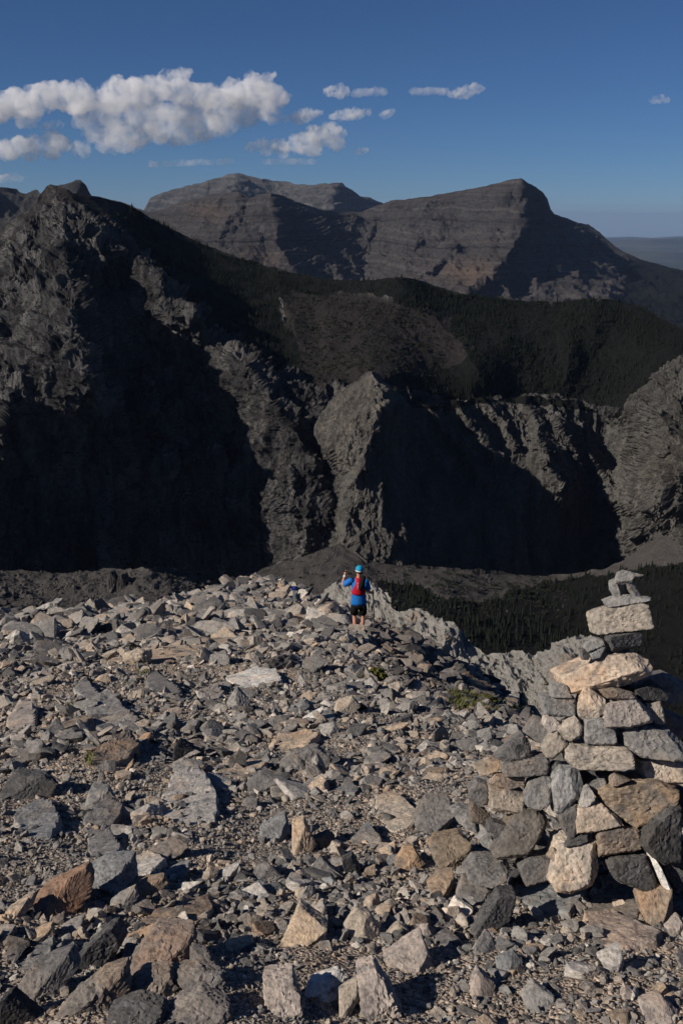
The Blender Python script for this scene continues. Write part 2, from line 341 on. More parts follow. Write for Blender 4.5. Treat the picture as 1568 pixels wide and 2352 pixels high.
wood = np.zeros(px.shape)
FO = [(255, 490), (300, 480), (380, 520), (480, 566), (560, 592), (640, 615), (800, 640), (900, 630), (960, 640), (1060, 670), (1190, 685), (1300, 690), (1400, 684), (1500, 715), (1700, 830), (1750, 900), (1568, 868), (1500, 885), (1430, 940), (1200, 905), (1050, 925), (940, 895), (925, 872), (980, 850), (1060, 830), (1095, 790),
      (1010, 730), (930, 700), (850, 680), (760, 668), (670, 665), (640, 690), (655, 740), (690, 800), (700, 862), (640, 850), (560, 790), (470, 720), (420, 660), (350, 610), (330, 565), (300, 530)]
wv = 16 * fbm(np.stack([px / 50, py / 50, np.full(px.shape, 9.1)], -1), 4)
wood[inpoly(px + wv, py - wv, FO)] = 1.0
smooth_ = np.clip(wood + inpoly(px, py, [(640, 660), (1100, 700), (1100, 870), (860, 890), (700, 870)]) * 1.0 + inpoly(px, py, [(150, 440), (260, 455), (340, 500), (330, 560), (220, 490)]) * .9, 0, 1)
amp = 1 - 0.78 * smooth_
for _ in range(12):
    amp[1:-1, 1:-1] = (amp[1:-1, 1:-1] + amp[:-2, 1:-1] + amp[2:, 1:-1] + amp[1:-1, :-2] + amp[1:-1, 2:]) / 5
low = sstep(930, 1060, py)
D1 = 11 * (ridged(f, 6, off=4.4, g=.55) - 0.9) + 7 * (ridged(flute(P, 44, 0.5), 4, off=3.3, g=.5) - 0.9) + 3.4 * (ridged(flute(P, 22, 0.36), 5, off=8.8, g=.6) - 0.9) + 0.7 * fbm(P / 7., 4, g=.6)
led = ((P[..., 2] + 0.15 * P[..., 0] + 9 * fbm(P / 90., 3)) / 17.0) % 1
D1 = D1 + 3 * (sstep(0, .7, led) * (1 - sstep(.88, 1, led)) - .5) * (1 - 0.5 * low)
D1 = D1 + 2.2 * crag(P, 12, 1.1) + 1.0 * crag(P, 5, 5.1); D1 = D1 - D1.mean(); P = P + n * (D1 * amp * TOPK[0])[..., None]
P_MASSIF, WOOD, MPX, MPY = P, wood, px, py
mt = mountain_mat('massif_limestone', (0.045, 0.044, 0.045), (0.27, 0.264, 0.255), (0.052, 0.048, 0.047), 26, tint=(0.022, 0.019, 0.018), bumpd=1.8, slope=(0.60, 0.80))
tn = .9 * inpoly(px + wv, py + wv * .6, [(640, 650), (900, 690), (1120, 760), (1100, 880), (860, 900), (700, 880)]) + inpoly(px + wv * .5, py, [(140, 436), (250, 450), (330, 485), (330, 560), (250, 500), (190, 478), (150, 465)]) * 0.9  # first patch: cloud shade over the bowl, painted into the rock colour
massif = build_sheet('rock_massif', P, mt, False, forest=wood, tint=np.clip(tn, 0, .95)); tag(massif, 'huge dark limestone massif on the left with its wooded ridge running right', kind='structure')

# ---- the pillar and the canyon head wall, and the pale cliffs at the right edge
top = [(690, 1100), (705, 1010), (720, 985), (730, 962), (752, 932), (780, 898), (800, 884), (820, 876), (829, 864), (842, 856), (858, 856), (872, 864), (890, 885), (905, 898), (930, 915), (960, 928), (1000, 932), (1040, 920), (1075, 922), (1110, 912), (1150, 922), (1200, 910), (1260, 918), (1320, 922), (1370, 950),
       (1400, 965), (1430, 930), (1465, 890), (1520, 845), (1568, 815), (1700, 760), (2000, 700)]
bot = [(690, 1280), (780, 1275), (800, 1310), (2000, 1370)]
ctrl = [(690, 1100, 1130), (690, 1260, 1120), (705, 1000, 1010), (740, 1030, 955), (765, 1080, 945), (760, 960, 965), (800, 900, 965), (855, 858, 955), (897, 930, 930), (850, 1000, 912), (835, 1060, 905), (812, 1120, 905), (785, 1120, 925), (775, 1180, 930), (783, 1260, 915), (797, 1200, 900), (810, 1262, 905), (820, 1190, 915),
        (835, 1290, 880), (850, 1150, 898), (915, 905, 985), (945, 960, 985), (930, 1050, 955), (930, 1150, 930), (930, 1300, 900), (1020, 960, 1045), (1020, 1050, 1005), (1050, 1150, 975), (1050, 1310, 940), (1180, 930, 1115), (1160, 1020, 1060), (1200, 1120, 1016), (1200, 1320, 990),
        (1300, 930, 1125), (1290, 1030, 1066), (1310, 1120, 1026), (1330, 1320, 1024), (1400, 980, 1130), (1410, 1080, 1095), (1400, 1200, 1075), (1410, 1320, 1060), (1440, 1120, 1000), (1435, 1160, 985), (1440, 1220, 985), (1450, 930, 1060), (1500, 960, 1000), (1500, 1080, 940), (1500, 1180, 930), (1490, 1260, 950),
        (1568, 820, 1040), (1568, 950, 960), (1568, 1080, 900), (1568, 1200, 905), (1568, 1330, 890), (1700, 800, 1020), (1700, 1000, 890), (1700, 1300, 830), (2000, 800, 900), (2000, 1300, 760)]
ribs = [([(858, 858), (890, 925), (868, 960), (850, 1020), (835, 1070), (820, 1100)], 30, 10), ([(815, 1262), (850, 1180)], 20, 4),
        ([(985, 930), (1010, 980), (1060, 1020), (1090, 1080), (1120, 1130)], 22, 22), ([(1050, 922), (1075, 970), (1110, 1010), (1130, 1050)], 20, 22), ([(1110, 915), (1150, 970), (1180, 1020)], 20, 22), ([(1200, 915), (1240, 990), (1260, 1060)], 22, 24), ([(1240, 1040), (1300, 1130)], 42, 34), ([(1270, 960), (1310, 1020), (1330, 1080)], 18, 18),
        ([(1350, 1040), (1380, 1090), (1400, 1150)], 24, 24), ([(1568, 900), (1500, 1000), (1440, 1120)], 60, 14)]
P, px, py = sheet(top, bot, ctrl, 690, 1900, 600, 330, ribs=ribs, back=(8, 8, 0.8), fade=.45, jag=1.3, seed=5)
n = normals(P)
wall = np.clip(1 - sstep(1410, 1450, px) * sstep(1130, 1100, py), 0, 1)
D1 = 5 * (ridged(flute(P, 34, 0.16), 5, off=6.6) - 0.9) + 3.4 * (ridged(flute(P, 13, 0.13), 5, off=2.2, g=.6) - 0.9) + .8 * fbm(P / 6., 4, g=.6) + 3.0 * crag(flute(P, 1, .35), 13, 2.1, .3) + 1.6 * crag(flute(P, 1, .5), 5.5, 7.1, .4)
D1 = D1 - D1.mean(); P = P + n * (D1 * TOPK[0] * (1 + 1.3 * sstep(1420, 1470, px)))[..., None]
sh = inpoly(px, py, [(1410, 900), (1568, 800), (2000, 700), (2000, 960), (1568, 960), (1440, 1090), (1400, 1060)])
fo = 0.8 * inpoly(px + wv[0, 0], py, [(920, 890), (1500, 870), (1420, 960), (1300, 935), (1240, 930), (1160, 925), (1090, 928), (1020, 945), (950, 935)])
tn = 0.35 * sstep(.1, .5, fbm(flute(P, 30, .3), 4)) * inpoly(px, py, [(720, 880), (900, 880), (860, 1060), (800, 1280), (770, 1280), (770, 1100), (720, 1060)])  # tan tint on the pillar's left face, painted in to look more sunlit
pale_ = 0.2 * np.exp(-((px - 1545) / 95) ** 2 - ((py - 1050 + .6 * (px - 1545)) / 75) ** 2) + .12 * inpoly(px, py, [(735, 990), (800, 890), (858, 850), (905, 930), (850, 1020), (820, 1100), (760, 1060)])  # second patch paints sunlight onto the pillar's left face
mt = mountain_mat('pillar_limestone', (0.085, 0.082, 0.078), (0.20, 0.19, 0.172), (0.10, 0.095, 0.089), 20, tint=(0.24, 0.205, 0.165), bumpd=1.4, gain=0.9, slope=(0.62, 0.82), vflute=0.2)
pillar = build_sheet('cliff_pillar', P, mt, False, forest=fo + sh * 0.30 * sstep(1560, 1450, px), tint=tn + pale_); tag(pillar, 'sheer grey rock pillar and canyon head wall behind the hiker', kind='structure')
P_PIL, PPX, PPY = P, px, py

# ---- valley floor: talus cones, boulder fields, dark spruce flats
top = [(-700, 1300), (0, 1312), (130, 1318), (240, 1312), (330, 1306), (400, 1310), (470, 1335), (520, 1350), (585, 1310), (640, 1295), (700, 1280), (745, 1262), (782, 1250), (815, 1268), (840, 1290), (900, 1297), (1000, 1305), (1100, 1312), (1250, 1325), (1380, 1310), (1430, 1290), (1480, 1255), (1520, 1225), (1568, 1250), (1700, 1280), (2000, 1280)]
ctrl = [(-700, 1300, 780), (0, 1312, 690), (240, 1312, 700), (340, 1306, 690), (470, 1335, 720), (585, 1310, 850), (700, 1280, 880), (782, 1250, 905), (840, 1290, 868), (1000, 1305, 895), (1250, 1325, 950), (1430, 1290, 930), (1520, 1225, 925), (1568, 1250, 890), (2000, 1280, 760),
        (0, 1400, 600), (340, 1400, 600), (600, 1400, 720), (780, 1330, 800), (860, 1400, 740), (1000, 1360, 800), (1000, 1450, 690), (1200, 1400, 790), (1250, 1500, 670), (1450, 1400, 770), (1568, 1400, 740), (1568, 1560, 600), (0, 1600, 440), (784, 1600, 560), (1250, 1650, 540), (2000, 1650, 480), (-700, 1650, 420), (784, 1900, 420), (0, 1900, 350), (1568, 1900, 420), (2000, 1900, 380), (-700, 1900, 340)]
P, px, py = sheet(top, [(-700, 1950), (2000, 1950)], ctrl, -500, 1900, 380, 210, back=(5, 8, 1.0), jag=1.0, seed=6, vpow=1.25, ribs=[([(330, 1306), (420, 1340), (480, 1380)], 60, 14)])
bould = sstep(560, 400, px)
P = P + normals(P) * (4 * fbm(P / 60., 4) + (.7 + .8 * bould) * fbm(P / 9., 5, g=.6) + 1.1 * (ridged(P / 30., 4) - .9) + 1.2 * bould * (ridged(P / 14., 4) - .9))[..., None]
fo = np.zeros(px.shape)
wv2 = 14 * fbm(np.stack([px / 40, py / 40, np.full(px.shape, 3.1)], -1), 4)
fo[inpoly(px + wv2, py + wv2 * .5, [(880, 1338), (960, 1345), (1010, 1385), (1100, 1375), (1250, 1340), (1420, 1315), (1470, 1300), (1568, 1290), (2000, 1300), (2000, 1950), (700, 1950), (860, 1450)])] = 0.95
fo[inpoly(px + wv2, py, [(480, 1330), (640, 1340), (700, 1400), (400, 1420)])] = 0.4
mt = mountain_mat('valley_scree', (0.075, 0.072, 0.069), (0.15, 0.143, 0.137), (0.11, 0.102, 0.097), 14, veg=(0.006, 0.006, 0.005), bumpd=0.8, slope=(0.6, 0.8))
valley = build_sheet('valley_floor', P, mt, False, forest=fo); tag(valley, 'dim valley floor of talus cones, boulders and dark spruce flats', kind='structure')
P_VAL, VPX, VPY, VFO = P, px, py, fo

# ---- pale ribbed rock spur below the hiker
top = [(700, 1400), (745, 1360), (765, 1338), (790, 1338), (830, 1342), (862, 1342), (885, 1362), (897, 1388), (905, 1402), (930, 1406), (952, 1398), (985, 1410), (1015, 1432), (1040, 1434), (1062, 1452), (1075, 1476), (1110, 1502), (1150, 1500), (1190, 1500), (1230, 1508), (1262, 1492), (1285, 1472), (1320, 1462), (1352, 1465), (1385, 1490), (1430, 1540), (1500, 1600)]
ctrl = [(700, 1400, 300), (765, 1338, 290), (862, 1342, 285), (905, 1402, 262), (952, 1398, 255), (1030, 1433, 238), (1075, 1476, 226), (1110, 1502, 222), (1180, 1500, 214), (1230, 1508, 210), (1300, 1468, 200), (1352, 1465, 196), (1430, 1540, 196), (1500, 1600, 200),
        (740, 1450, 268), (850, 1450, 252), (950, 1480, 225), (1060, 1540, 200), (1200, 1560, 188), (1250, 1560, 190), (1290, 1540, 178), (1360, 1560, 172), (1500, 1680, 180), (740, 1600, 225), (1000, 1650, 190), (1250, 1680, 165), (1500, 1760, 150)]
P, px, py = sheet(top, [(700, 1640), (1500, 1800)], ctrl, 700, 1500, 420, 170, back=(8, 3, 1.2), jag=1.4, seed=7, ribs=[([(1300, 1470), (1270, 1520), (1240, 1560)], 40, 6), ([(945, 1400), (900, 1460)], 26, 5), ([(1040, 1436), (1000, 1500)], 26, 5), ([(1160, 1500), (1110, 1550)], 20, 3)])
g = np.stack([(P[..., 0] + .45 * P[..., 2]) / 5.5, P[..., 1] / 14, (P[..., 2] - .45 * P[..., 0]) / 22], -1)
P = P + normals(P) * (1.1 * (ridged(g, 5, g=.6) - 0.9) + 0.25 * fbm(P / 4., 4) + 1.4 * fbm(P / 16., 3) + .25 * crag(P, 6, 3.3) + .15 * crag(P, 2.5, 8.3))[..., None]
mt = mountain_mat('pale_limestone', (0.27, 0.258, 0.235), (0.38, 0.364, 0.33), (0.34, 0.325, 0.295), 9, gain=1.0, tint=(0.24, 0.20, 0.16), bumpd=0.5, vflute=0.5)
spur = build_sheet('pale_rock_spur', P, mt, False, forest=np.zeros(px.shape), tint=.8 * sstep(.25, .55, fbm(P / 12., 4, off=4))); tag(spur, 'pale ribbed limestone spur dropping right behind the hiker', kind='structure')

# ---- the air
hz, nt, b = new_mat('haze_air'); nt.nodes.remove(b); N = NB(nt)
pv = N.n('ShaderNodeVolumePrincipled'); pv.inputs['Color'].default_value = (0.28, 0.40, 0.66, 1); pv.inputs['Absorption Color'].default_value = (0.04, 0.04, 0.04, 1); pv.inputs['Density'].default_value = 1.3e-5; pv.inputs['Anisotropy'].default_value = 0.0
nt.links.new(pv.outputs[0], nt.nodes['Material Output'].inputs['Volume'])
HX, HY0, HY1, HZ0, HZ1 = 130000, -6000, 130000, -4000, 600
V = [(x, y, z_) for z_ in (HZ0, HZ1) for y in (HY0, HY1) for x in (-HX, HX)]
hme = raw_mesh('haze', V, [(0, 2, 3, 1), (4, 5, 7, 6), (0, 1, 5, 4), (2, 6, 7, 3), (0, 4, 6, 2), (1, 3, 7, 5)])
haze = link('haze', hme, hz); tag(haze, kind='stuff')
# ================================================================== CLOUDS
def vapour(name, dens, lo, hi, size):
    cm, nt, b = new_mat(name); nt.nodes.remove(b); N = NB(nt)
    pv = N.n('ShaderNodeVolumePrincipled'); pv.inputs['Color'].default_value = (0.97, 0.97, 0.98, 1); pv.inputs['Anisotropy'].default_value = 0.0
    q1 = N.noise(N.pos(), 1 / size, 7, 0.68, 0.5)
    N.set(pv.inputs['Density'], N.math('MULTIPLY', N.ramp(q1, [(lo, 0.0), (hi, 1.0)]), dens))
    nt.links.new(pv.outputs[0], nt.nodes['Material Output'].inputs['Volume']); return cm
V_THICK = vapour('cloud_vapour', 0.0055, 0.39, 0.78, 520.); V_THIN = vapour('thin_cloud_vapour', 0.0026, 0.40, 0.72, 500.); V_SMALL = vapour('wispy_cloud_vapour', 0.0045, 0.41, 0.72, 280.)
cy.volume_step_rate = 0.35; cy.volume_max_steps = 512
CY_ = 40000.0
def cloud(blobs, label, seed, grow=1.42, cm=None):
    cm = cm or V_THICK
    rs = np.random.RandomState(seed); k = CY_ / F_PX * 1.03; Vs, Fs = [], []; V0, F0 = ICO[3]; o = 0
    cen = np.array(at(np.mean([q[0] for q in blobs]), np.mean([q[1] for q in blobs]), CY_))
    for px, py, r in blobs:
        c = np.array(at(px, py, CY_ + rs.uniform(-.6, .6) * r * k)) - cen; R = r * k * grow
        for j in range(12):
            if j == 0: cc, rr_ = c, R * .8
            else:
                d = rs.normal(size=3); d /= np.linalg.norm(d); d[2] = d[2] * .7 + .1; cc = c + d * R * rs.uniform(.35, .7); rr_ = R * rs.uniform(.25, .5)
            Vs.append(V0 * rr_ * np.array([1.1, 1, .85]) + cc); Fs.append(F0 + o); o += len(V0)
    V = np.concatenate(Vs); me = raw_mesh('cloud', V, np.concatenate(Fs)); ob = link('cloud', me, None)
    S = np.mean([q[2] for q in blobs]) * k
    rm = ob.modifiers.new('remesh', 'REMESH'); rm.mode = 'VOXEL'; rm.voxel_size = max(40.0, S / 9)
    bpy.context.view_layer.update(); m2 = bpy.data.meshes.new_from_object(ob.evaluated_get(bpy.context.evaluated_depsgraph_get())); ob.modifiers.clear(); ob.data = m2; bpy.data.meshes.remove(me)
    n = len(m2.vertices); co = np.empty(n * 3, np.float32); m2.vertices.foreach_get('co', co); co = co.reshape(-1, 3); nr = np.empty(n * 3, np.float32); m2.vertices.foreach_get('normal', nr); nr = nr.reshape(-1, 3)
    co = co + nr * (S * .30 * fbm((co + cen) / (S * .8), 5, g=.6, off=seed))[:, None]
    m2.vertices.foreach_set('co', co.ravel()); m2.update(); m2.materials.clear(); m2.materials.append(cm); ob.location = cen
    return tag(ob, label, 'cloud', 'fair-weather clouds above the far mountains')
cloud([(-60, 250, 44), (-10, 252, 34), (30, 238, 32), (70, 240, 30), (105, 224, 34), (150, 222, 34), (190, 228, 34), (235, 230, 26), (270, 220, 34), (310, 214, 36), (345, 208, 32), (385, 200, 30), (405, 176, 20), (428, 168, 12), (430, 216, 30), (470, 222, 30), (505, 226, 26), (545, 220, 32), (585, 214, 36), (620, 220, 30), (645, 226, 20), (618, 176, 13), (580, 180, 12), (655, 222, 14)], 'broad bank of bright white cumulus across the upper left sky', 1, 1.3)
cloud([(60, 272, 22), (210, 268, 34), (270, 272, 36), (330, 270, 36), (390, 272, 36), (450, 270, 36), (510, 268, 34), (565, 262, 30), (620, 258, 24), (230, 305, 28), (280, 318, 28), (250, 335, 20), (370, 300, 26), (190, 345, 18)], 'thin grey cloud shelf under the bright cumulus bank', 21, 1.4, V_THIN)
cloud([(318, 328, 18), (335, 312, 20), (348, 298, 16), (300, 338, 14)], 'bright ragged puff in front of the grey cloud shelf', 22, 1.3, V_SMALL)
cloud([(385, 318, 15), (410, 318, 18), (440, 316, 18), (470, 310, 18), (495, 298, 18), (500, 270, 13), (508, 285, 12)], 'bright hook-shaped puff below the cumulus bank', 23, 1.3, V_SMALL)
cloud([(105, 290, 9), (120, 286, 10), (138, 286, 8)], 'small bright scrap of cloud between the left bank and the low puff', 24, 1.3, V_SMALL)
cloud([(-30, 350, 26), (15, 345, 24), (50, 335, 22), (85, 335, 22), (120, 322, 22), (140, 330, 20), (120, 350, 18), (70, 356, 16)], 'low white puffy cloud at the left edge under the big bank', 2, 1.3)
cloud([(575, 338, 12), (600, 332, 14), (640, 338, 18), (690, 330, 24), (725, 316, 26), (760, 304, 22), (770, 325, 20), (720, 345, 16), (650, 350, 12), (610, 350, 9)], 'medium cumulus tilted up to the right, right of the big bank', 3, 1.35, V_SMALL)
cloud([(685, 272, 15), (705, 264, 15), (728, 260, 9)], 'small puff between the big bank and the medium cumulus', 4, 1.4, V_SMALL)
cloud([(766, 268, 9), (780, 266, 11), (796, 264, 13), (812, 263, 13), (828, 261, 11), (843, 258, 8)], 'thin flat cloud strip right of the small puff', 5, 1.4, V_SMALL)
cloud([(754, 211, 10), (766, 210, 12), (778, 211, 14), (790, 210, 11)], 'little round cloud high above the flat strip', 6, 1.4, V_SMALL)
cloud([(815 + 8 * q, 215 - .6 * q, 9) for q in range(9)], 'faint grey veil of cloud right of the little round cloud', 25, 1.4, V_THIN)
cloud([(1042, 217, 9), (1054, 214, 12), (1068, 212, 14), (1080, 208, 12), (1092, 205, 11), (1104, 202, 7)], 'lone small cloud right of centre in the blue', 7, 1.4, V_SMALL)
cloud([(950 + 8 * q, 210, 8) for q in range(10)], 'faint grey streak of cloud left of the lone small cloud', 26, 1.4, V_THIN)
cloud([(1500, 230, 8), (1514, 228, 10), (1528, 231, 7)], 'tiny cloud near the right edge of the sky', 8, 1.4, V_SMALL)
cloud([(880, 266, 8), (887, 263, 9), (894, 259, 8), (901, 255, 6)], 'wispy scrap of cloud right of the flat strip', 9, 1.4, V_SMALL)
cloud([(822, 348, 8), (830, 347, 9), (838, 346, 8)], 'tiny cloud scrap right below the medium cumulus', 10, 1.4, V_SMALL)
cloud([(350 + 10 * q, 377 - .35 * q, 8) for q in range(19)], 'long low grey streak of cloud above the distant mountain', 27, 1.3, V_THIN)
cloud([(610 + 9 * q, 371, 7.5) for q in range(13)], 'low grey streak of cloud under the medium cumulus', 28, 1.3, V_THIN)
cloud([(5, 410, 10), (25, 408, 12), (45, 411, 8)], 'low faint cloud behind the leftmost dark peaks', 12, 1.4, V_THIN)
# ================================================================== FOREGROUND RIDGE
def softp(x, s): return s * np.logaddexp(0, x / s)
_yb = [-5, 3, 5, 8.8, 10, 17, 29, 40, 70]; _xb = [4.5, 4.2, 3.4, 1.9, 1.2, 0.35, 0.35, -1.2, -4.0]
_xc = [-40, -14, -9, -5.5, -4, -1, 1, 6]; _yc = [16, 24, 27, 36, 41, 37, 31, 20]
def gbase(x, y):
    x = np.asarray(x, float); y = np.asarray(y, float)
    z = -1.6 - 0.36 * y + 0.35 * np.exp(-((y + .5) / 3.0) ** 2) * 0
    z = z + 1.15 * np.exp(-((x + 3.6) / 4.2) ** 2 - ((y - 41) / 8) ** 2) + 0.25 * np.exp(-((x + 9) / 5) ** 2 - ((y - 26) / 5) ** 2)
    r = x - np.interp(y, _yb, _xb)
    z = z - 0.40 * softp(r, 0.4) - 0.4 * softp(r - 3.2, 0.6) + 0.25 * np.exp(-((x - .3) / 1.5) ** 2 - ((y - 25.5) / 5) ** 2)
    c = y - np.interp(x, _xc, _yc)
    z = z - 0.55 * softp(c - 2, 1.2)
    z = z - 0.4 * softp(-x - 16, 3)
    return z
def gz(x, y, fine=True):
    x = np.asarray(x, float); y = np.asarray(y, float); z = gbase(x, y)
    q = np.stack([x, y, np.zeros_like(x)], -1); R = np.hypot(x, y)
    k = sstep(0.5, 9, R)
    z = z + (0.05 + 0.11 * k) * fbm(q / 3.4, 3, off=2.5) + 0.035 * fbm(q / 0.9, 3, off=7.7)
    if fine: z = z + 0.010 * fbm(q / 0.16, 3, off=1.1)
    return z
_ct = np.radians(np.linspace(-31, 31, 170)); _cr = np.geomspace(0.9, 75, 230)
_cx = _cr[:, None] * np.sin(_ct)[None]; _cy = _cr[:, None] * np.cos(_ct)[None]
_tree = BVHTree.FromPolygons([tuple(v) for v in np.stack([_cx, _cy, gz(_cx, _cy, False)], -1).reshape(-1, 3)], [tuple(int(i) for i in f) for f in grid_faces(230, 170)])
def ground_hit(px, py):
    """point of the ridge seen at a pixel (searching downwards if the pixel is above its skyline)"""
    for k in range(60):
        h = _tree.ray_cast(Vector((0, 0, 0)), Vector(ray(px, py + 5 * k)).normalized())[0]
        if h is not None: return np.array(h)
    return np.array(at(px, py, 30.0))

th = np.concatenate([np.linspace(-100, -31, 26)[:-1], np.linspace(-31, 31, 360), np.linspace(31, 100, 26)[1:]]) * math.pi / 180
rr = np.concatenate([np.geomspace(0.9, 70, 380), np.geomspace(72, 420, 36)])
GX = rr[:, None] * np.sin(th)[None]; GY = rr[:, None] * np.cos(th)[None]
GZ = gz(GX, GY)
fl = sstep(60, 150, np.hypot(GX, GY)); GZ = np.maximum(GZ, -330 + 8 * fbm(np.stack([GX / 40, GY / 40, 0 * GX], -1), 3)) * fl + GZ * (1 - fl)

def rock_node_colour(N, P, base, s=1.0):
    """weathered limestone: mottling, lichen spots, hairline cracks; returns colour, height"""
    n1 = N.noise(P, 9 * s, 7, 0.66, 0.3); n2 = N.noise(P, 48 * s, 6, 0.7); n3 = N.noise(P, 2.6 * s, 4, 0.6)
    c = N.mix(1.0, base, N.ramp(n1, [(0.3, (0.50, 0.51, 0.53)), (0.5, (0.9, 0.9, 0.9)), (0.72, (1.22, 1.18, 1.12))]), 'MULTIPLY')
    c = N.mix(N.ramp(n3, [(0.52, 0.0), (0.66, 0.55)]), c, N.mix(1.0, base, (1.25, 1.0, 0.78), 'MULTIPLY'))
    c = N.mix(1.0, c, N.ramp(n2, [(0.32, 0.42), (0.5, 0.95), (0.7, 1.25)]), 'MULTIPLY')
    cru = N.noise(P, 4.2 * s, 8, 0.62, 0.8)
    c = N.mix(N.ramp(cru, [(0.55, 0.0), (0.59, 0.5)]), c, N.mix(N.ramp(n2, [(0.35, 0.0), (0.65, 1.0)]), (0.055, 0.055, 0.058), (0.17, 0.17, 0.17)))
    sp = N.noise(P, 110 * s, 3, 0.8)
    c = N.mix(N.ramp(sp, [(0.60, 0.0), (0.68, 0.7)]), c, (0.035, 0.035, 0.036))
    lw = N.noise(P, 20 * s, 5, 0.75)
    c = N.mix(N.math('MULTIPLY', N.ramp(lw, [(0.64, 0.0), (0.70, 0.6)]), 0.8), c, (0.42, 0.41, 0.39))
    cr = N.voro(N.vmath('ADD', P, N.scale(N.n('ShaderNodeTexNoise').outputs['Color'], (0.0, 0.0, 0.0))), 6 * s, 'DISTANCE_TO_EDGE').outputs['Distance']
    h = N.math('ADD', N.math('MULTIPLY', n2, 0.6), N.math('MULTIPLY', n1, 1.2))
    return c, h

def stone_material(name, mode, k=1.0):
    m, nt, b = new_mat(name); N = NB(nt)
    oi = N.n('ShaderNodeObjectInfo')
    P = N.n('ShaderNodeTexCoord').outputs['Object'] if mode != 'inst' else N.pos()
    if mode == 'object':
        P = N.pos(); base = oi.outputs['Color']
    else:
        base = N.ramp(oi.outputs['Random'], [(0.0, (0.13, 0.126, 0.122)), (0.14, (0.255, 0.244, 0.232)), (0.34, (0.34, 0.316, 0.288)), (0.5, (0.18, 0.173, 0.168)), (0.62, (0.38, 0.33, 0.278)), (0.73, (0.275, 0.258, 0.24)), (0.86, (0.40, 0.335, 0.27)), (0.94, (0.55, 0.51, 0.46)), (0.985, (0.32, 0.24, 0.18))], 'CONSTANT')
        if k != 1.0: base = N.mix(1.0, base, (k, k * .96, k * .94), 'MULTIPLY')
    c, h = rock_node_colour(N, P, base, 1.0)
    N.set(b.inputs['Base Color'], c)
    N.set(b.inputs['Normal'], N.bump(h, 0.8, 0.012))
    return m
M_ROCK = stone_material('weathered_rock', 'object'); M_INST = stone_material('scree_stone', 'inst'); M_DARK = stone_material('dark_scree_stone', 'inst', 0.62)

gm, nt, b = new_mat('ridge_gravel'); N = NB(nt); P_ = N.pos()
g1 = N.noise(P_, 1.1, 5, 0.6); g2 = N.noise(P_, 14, 6, 0.7); v1 = N.voro(P_, 55.0)
gc = N.mix(N.ramp(g1, [(0.38, 0.0), (0.62, 1.0)]), (0.29, 0.25, 0.21), (0.42, 0.33, 0.255))
gc = N.mix(1.0, gc, N.ramp(g2, [(0.3, 0.5), (0.7, 1.2)]), 'MULTIPLY')
gc = N.mix(0.75, gc, N.mix(1.0, gc, N.ramp(N.sep(v1.outputs['Color'])[0], [(0.0, 0.45), (1.0, 1.6)]), 'MULTIPLY'))
N.set(b.inputs['Base Color'], gc)
hh = N.math('ADD', N.math('MULTIPLY', v1.outputs['Distance'], -1.2), g2)
N.set(b.inputs['Normal'], N.bump(hh, 1.0, 0.02))
ground = build_sheet('ridge_ground', np.stack([GX, GY, GZ], -1), gm); tag(ground, 'stony ridge sloping away from the viewer, covered in broken limestone', kind='structure')

# ---- rock shapes
def carve(planes_n, planes_d, dirs):
    dn = dirs @ planes_n.T; t = np.where(dn > 1e-6, planes_d[None] / np.maximum(dn, 1e-6), 1e9).min(1)
    return dirs * t[:, None]
def loose_stone(seed, sub, dims=(1, 0.8, 0.5), ncut=11, rough=0.03):
    rs = np.random.RandomState(seed); V, Fc = ICO[sub]
    ncut = ncut // 2
    n = rs.normal(size=(ncut, 3)); n /= np.linalg.norm(n, axis=1, keepdims=True); d = rs.uniform(0.34, 0.72, ncut)
    box = np.array([[1, 0, 0], [-1, 0, 0], [0, 1, 0], [0, -1, 0], [0, 0, 1], [0, 0, -1]], float) + rs.normal(size=(6, 3)) * 0.22
    box /= np.linalg.norm(box, axis=1, keepdims=True)
    p = carve(np.r_[n, box], np.r_[d + .08, rs.uniform(0.5, 0.8, 6)], V)
    p = p * np.array(dims)
    if rough: p = p * (1 + rough * fbm(V * 2.2 + seed, 4))[:, None] + 0.012 * np.stack([fbm(V * 6 + seed + k, 2) for k in (0, 31, 62)], -1)
    return raw_mesh('stone', p * 0.62, Fc)
def rand_rot(rs, n, tilt):
    return np.stack([rs.normal(0, tilt, n) - 0.30, rs.normal(0, tilt, n), rs.uniform(0, 6.283, n)], -1)

# instanced scree (uncountable): two objects, chips and cobbles
def scatter_nodes(name, coll):
    ng = bpy.data.node_groups.new(name, 'GeometryNodeTree')
    ng.interface.new_socket('Geometry', in_out='INPUT', socket_type='NodeSocketGeometry'); ng.interface.new_socket('Geometry', in_out='OUTPUT', socket_type='NodeSocketGeometry')
    L = ng.links; nn = ng.nodes
    gi, go = nn.new('NodeGroupInput'), nn.new('NodeGroupOutput'); ci = nn.new('GeometryNodeCollectionInfo'); ci.inputs['Collection'].default_value = coll
    ci.inputs['Separate Children'].default_value = True; ci.inputs['Reset Children'].default_value = True
    ip = nn.new('GeometryNodeInstanceOnPoints'); ip.inputs['Pick Instance'].default_value = True
    def na(nm, t):
        a = nn.new('GeometryNodeInputNamedAttribute'); a.data_type = t; a.inputs[0].default_value = nm; return a.outputs[0]
    L.new(gi.outputs[0], ip.inputs['Points']); L.new(ci.outputs[0], ip.inputs['Instance'])
    L.new(na('idx', 'INT'), ip.inputs['Instance Index'])
    er = nn.new('FunctionNodeEulerToRotation'); L.new(na('rot', 'FLOAT_VECTOR'), er.inputs[0]); L.new(er.outputs[0], ip.inputs['Rotation'])
    L.new(na('scl', 'FLOAT_VECTOR'), ip.inputs['Scale']); L.new(ip.outputs[0], go.inputs[0])
    return ng
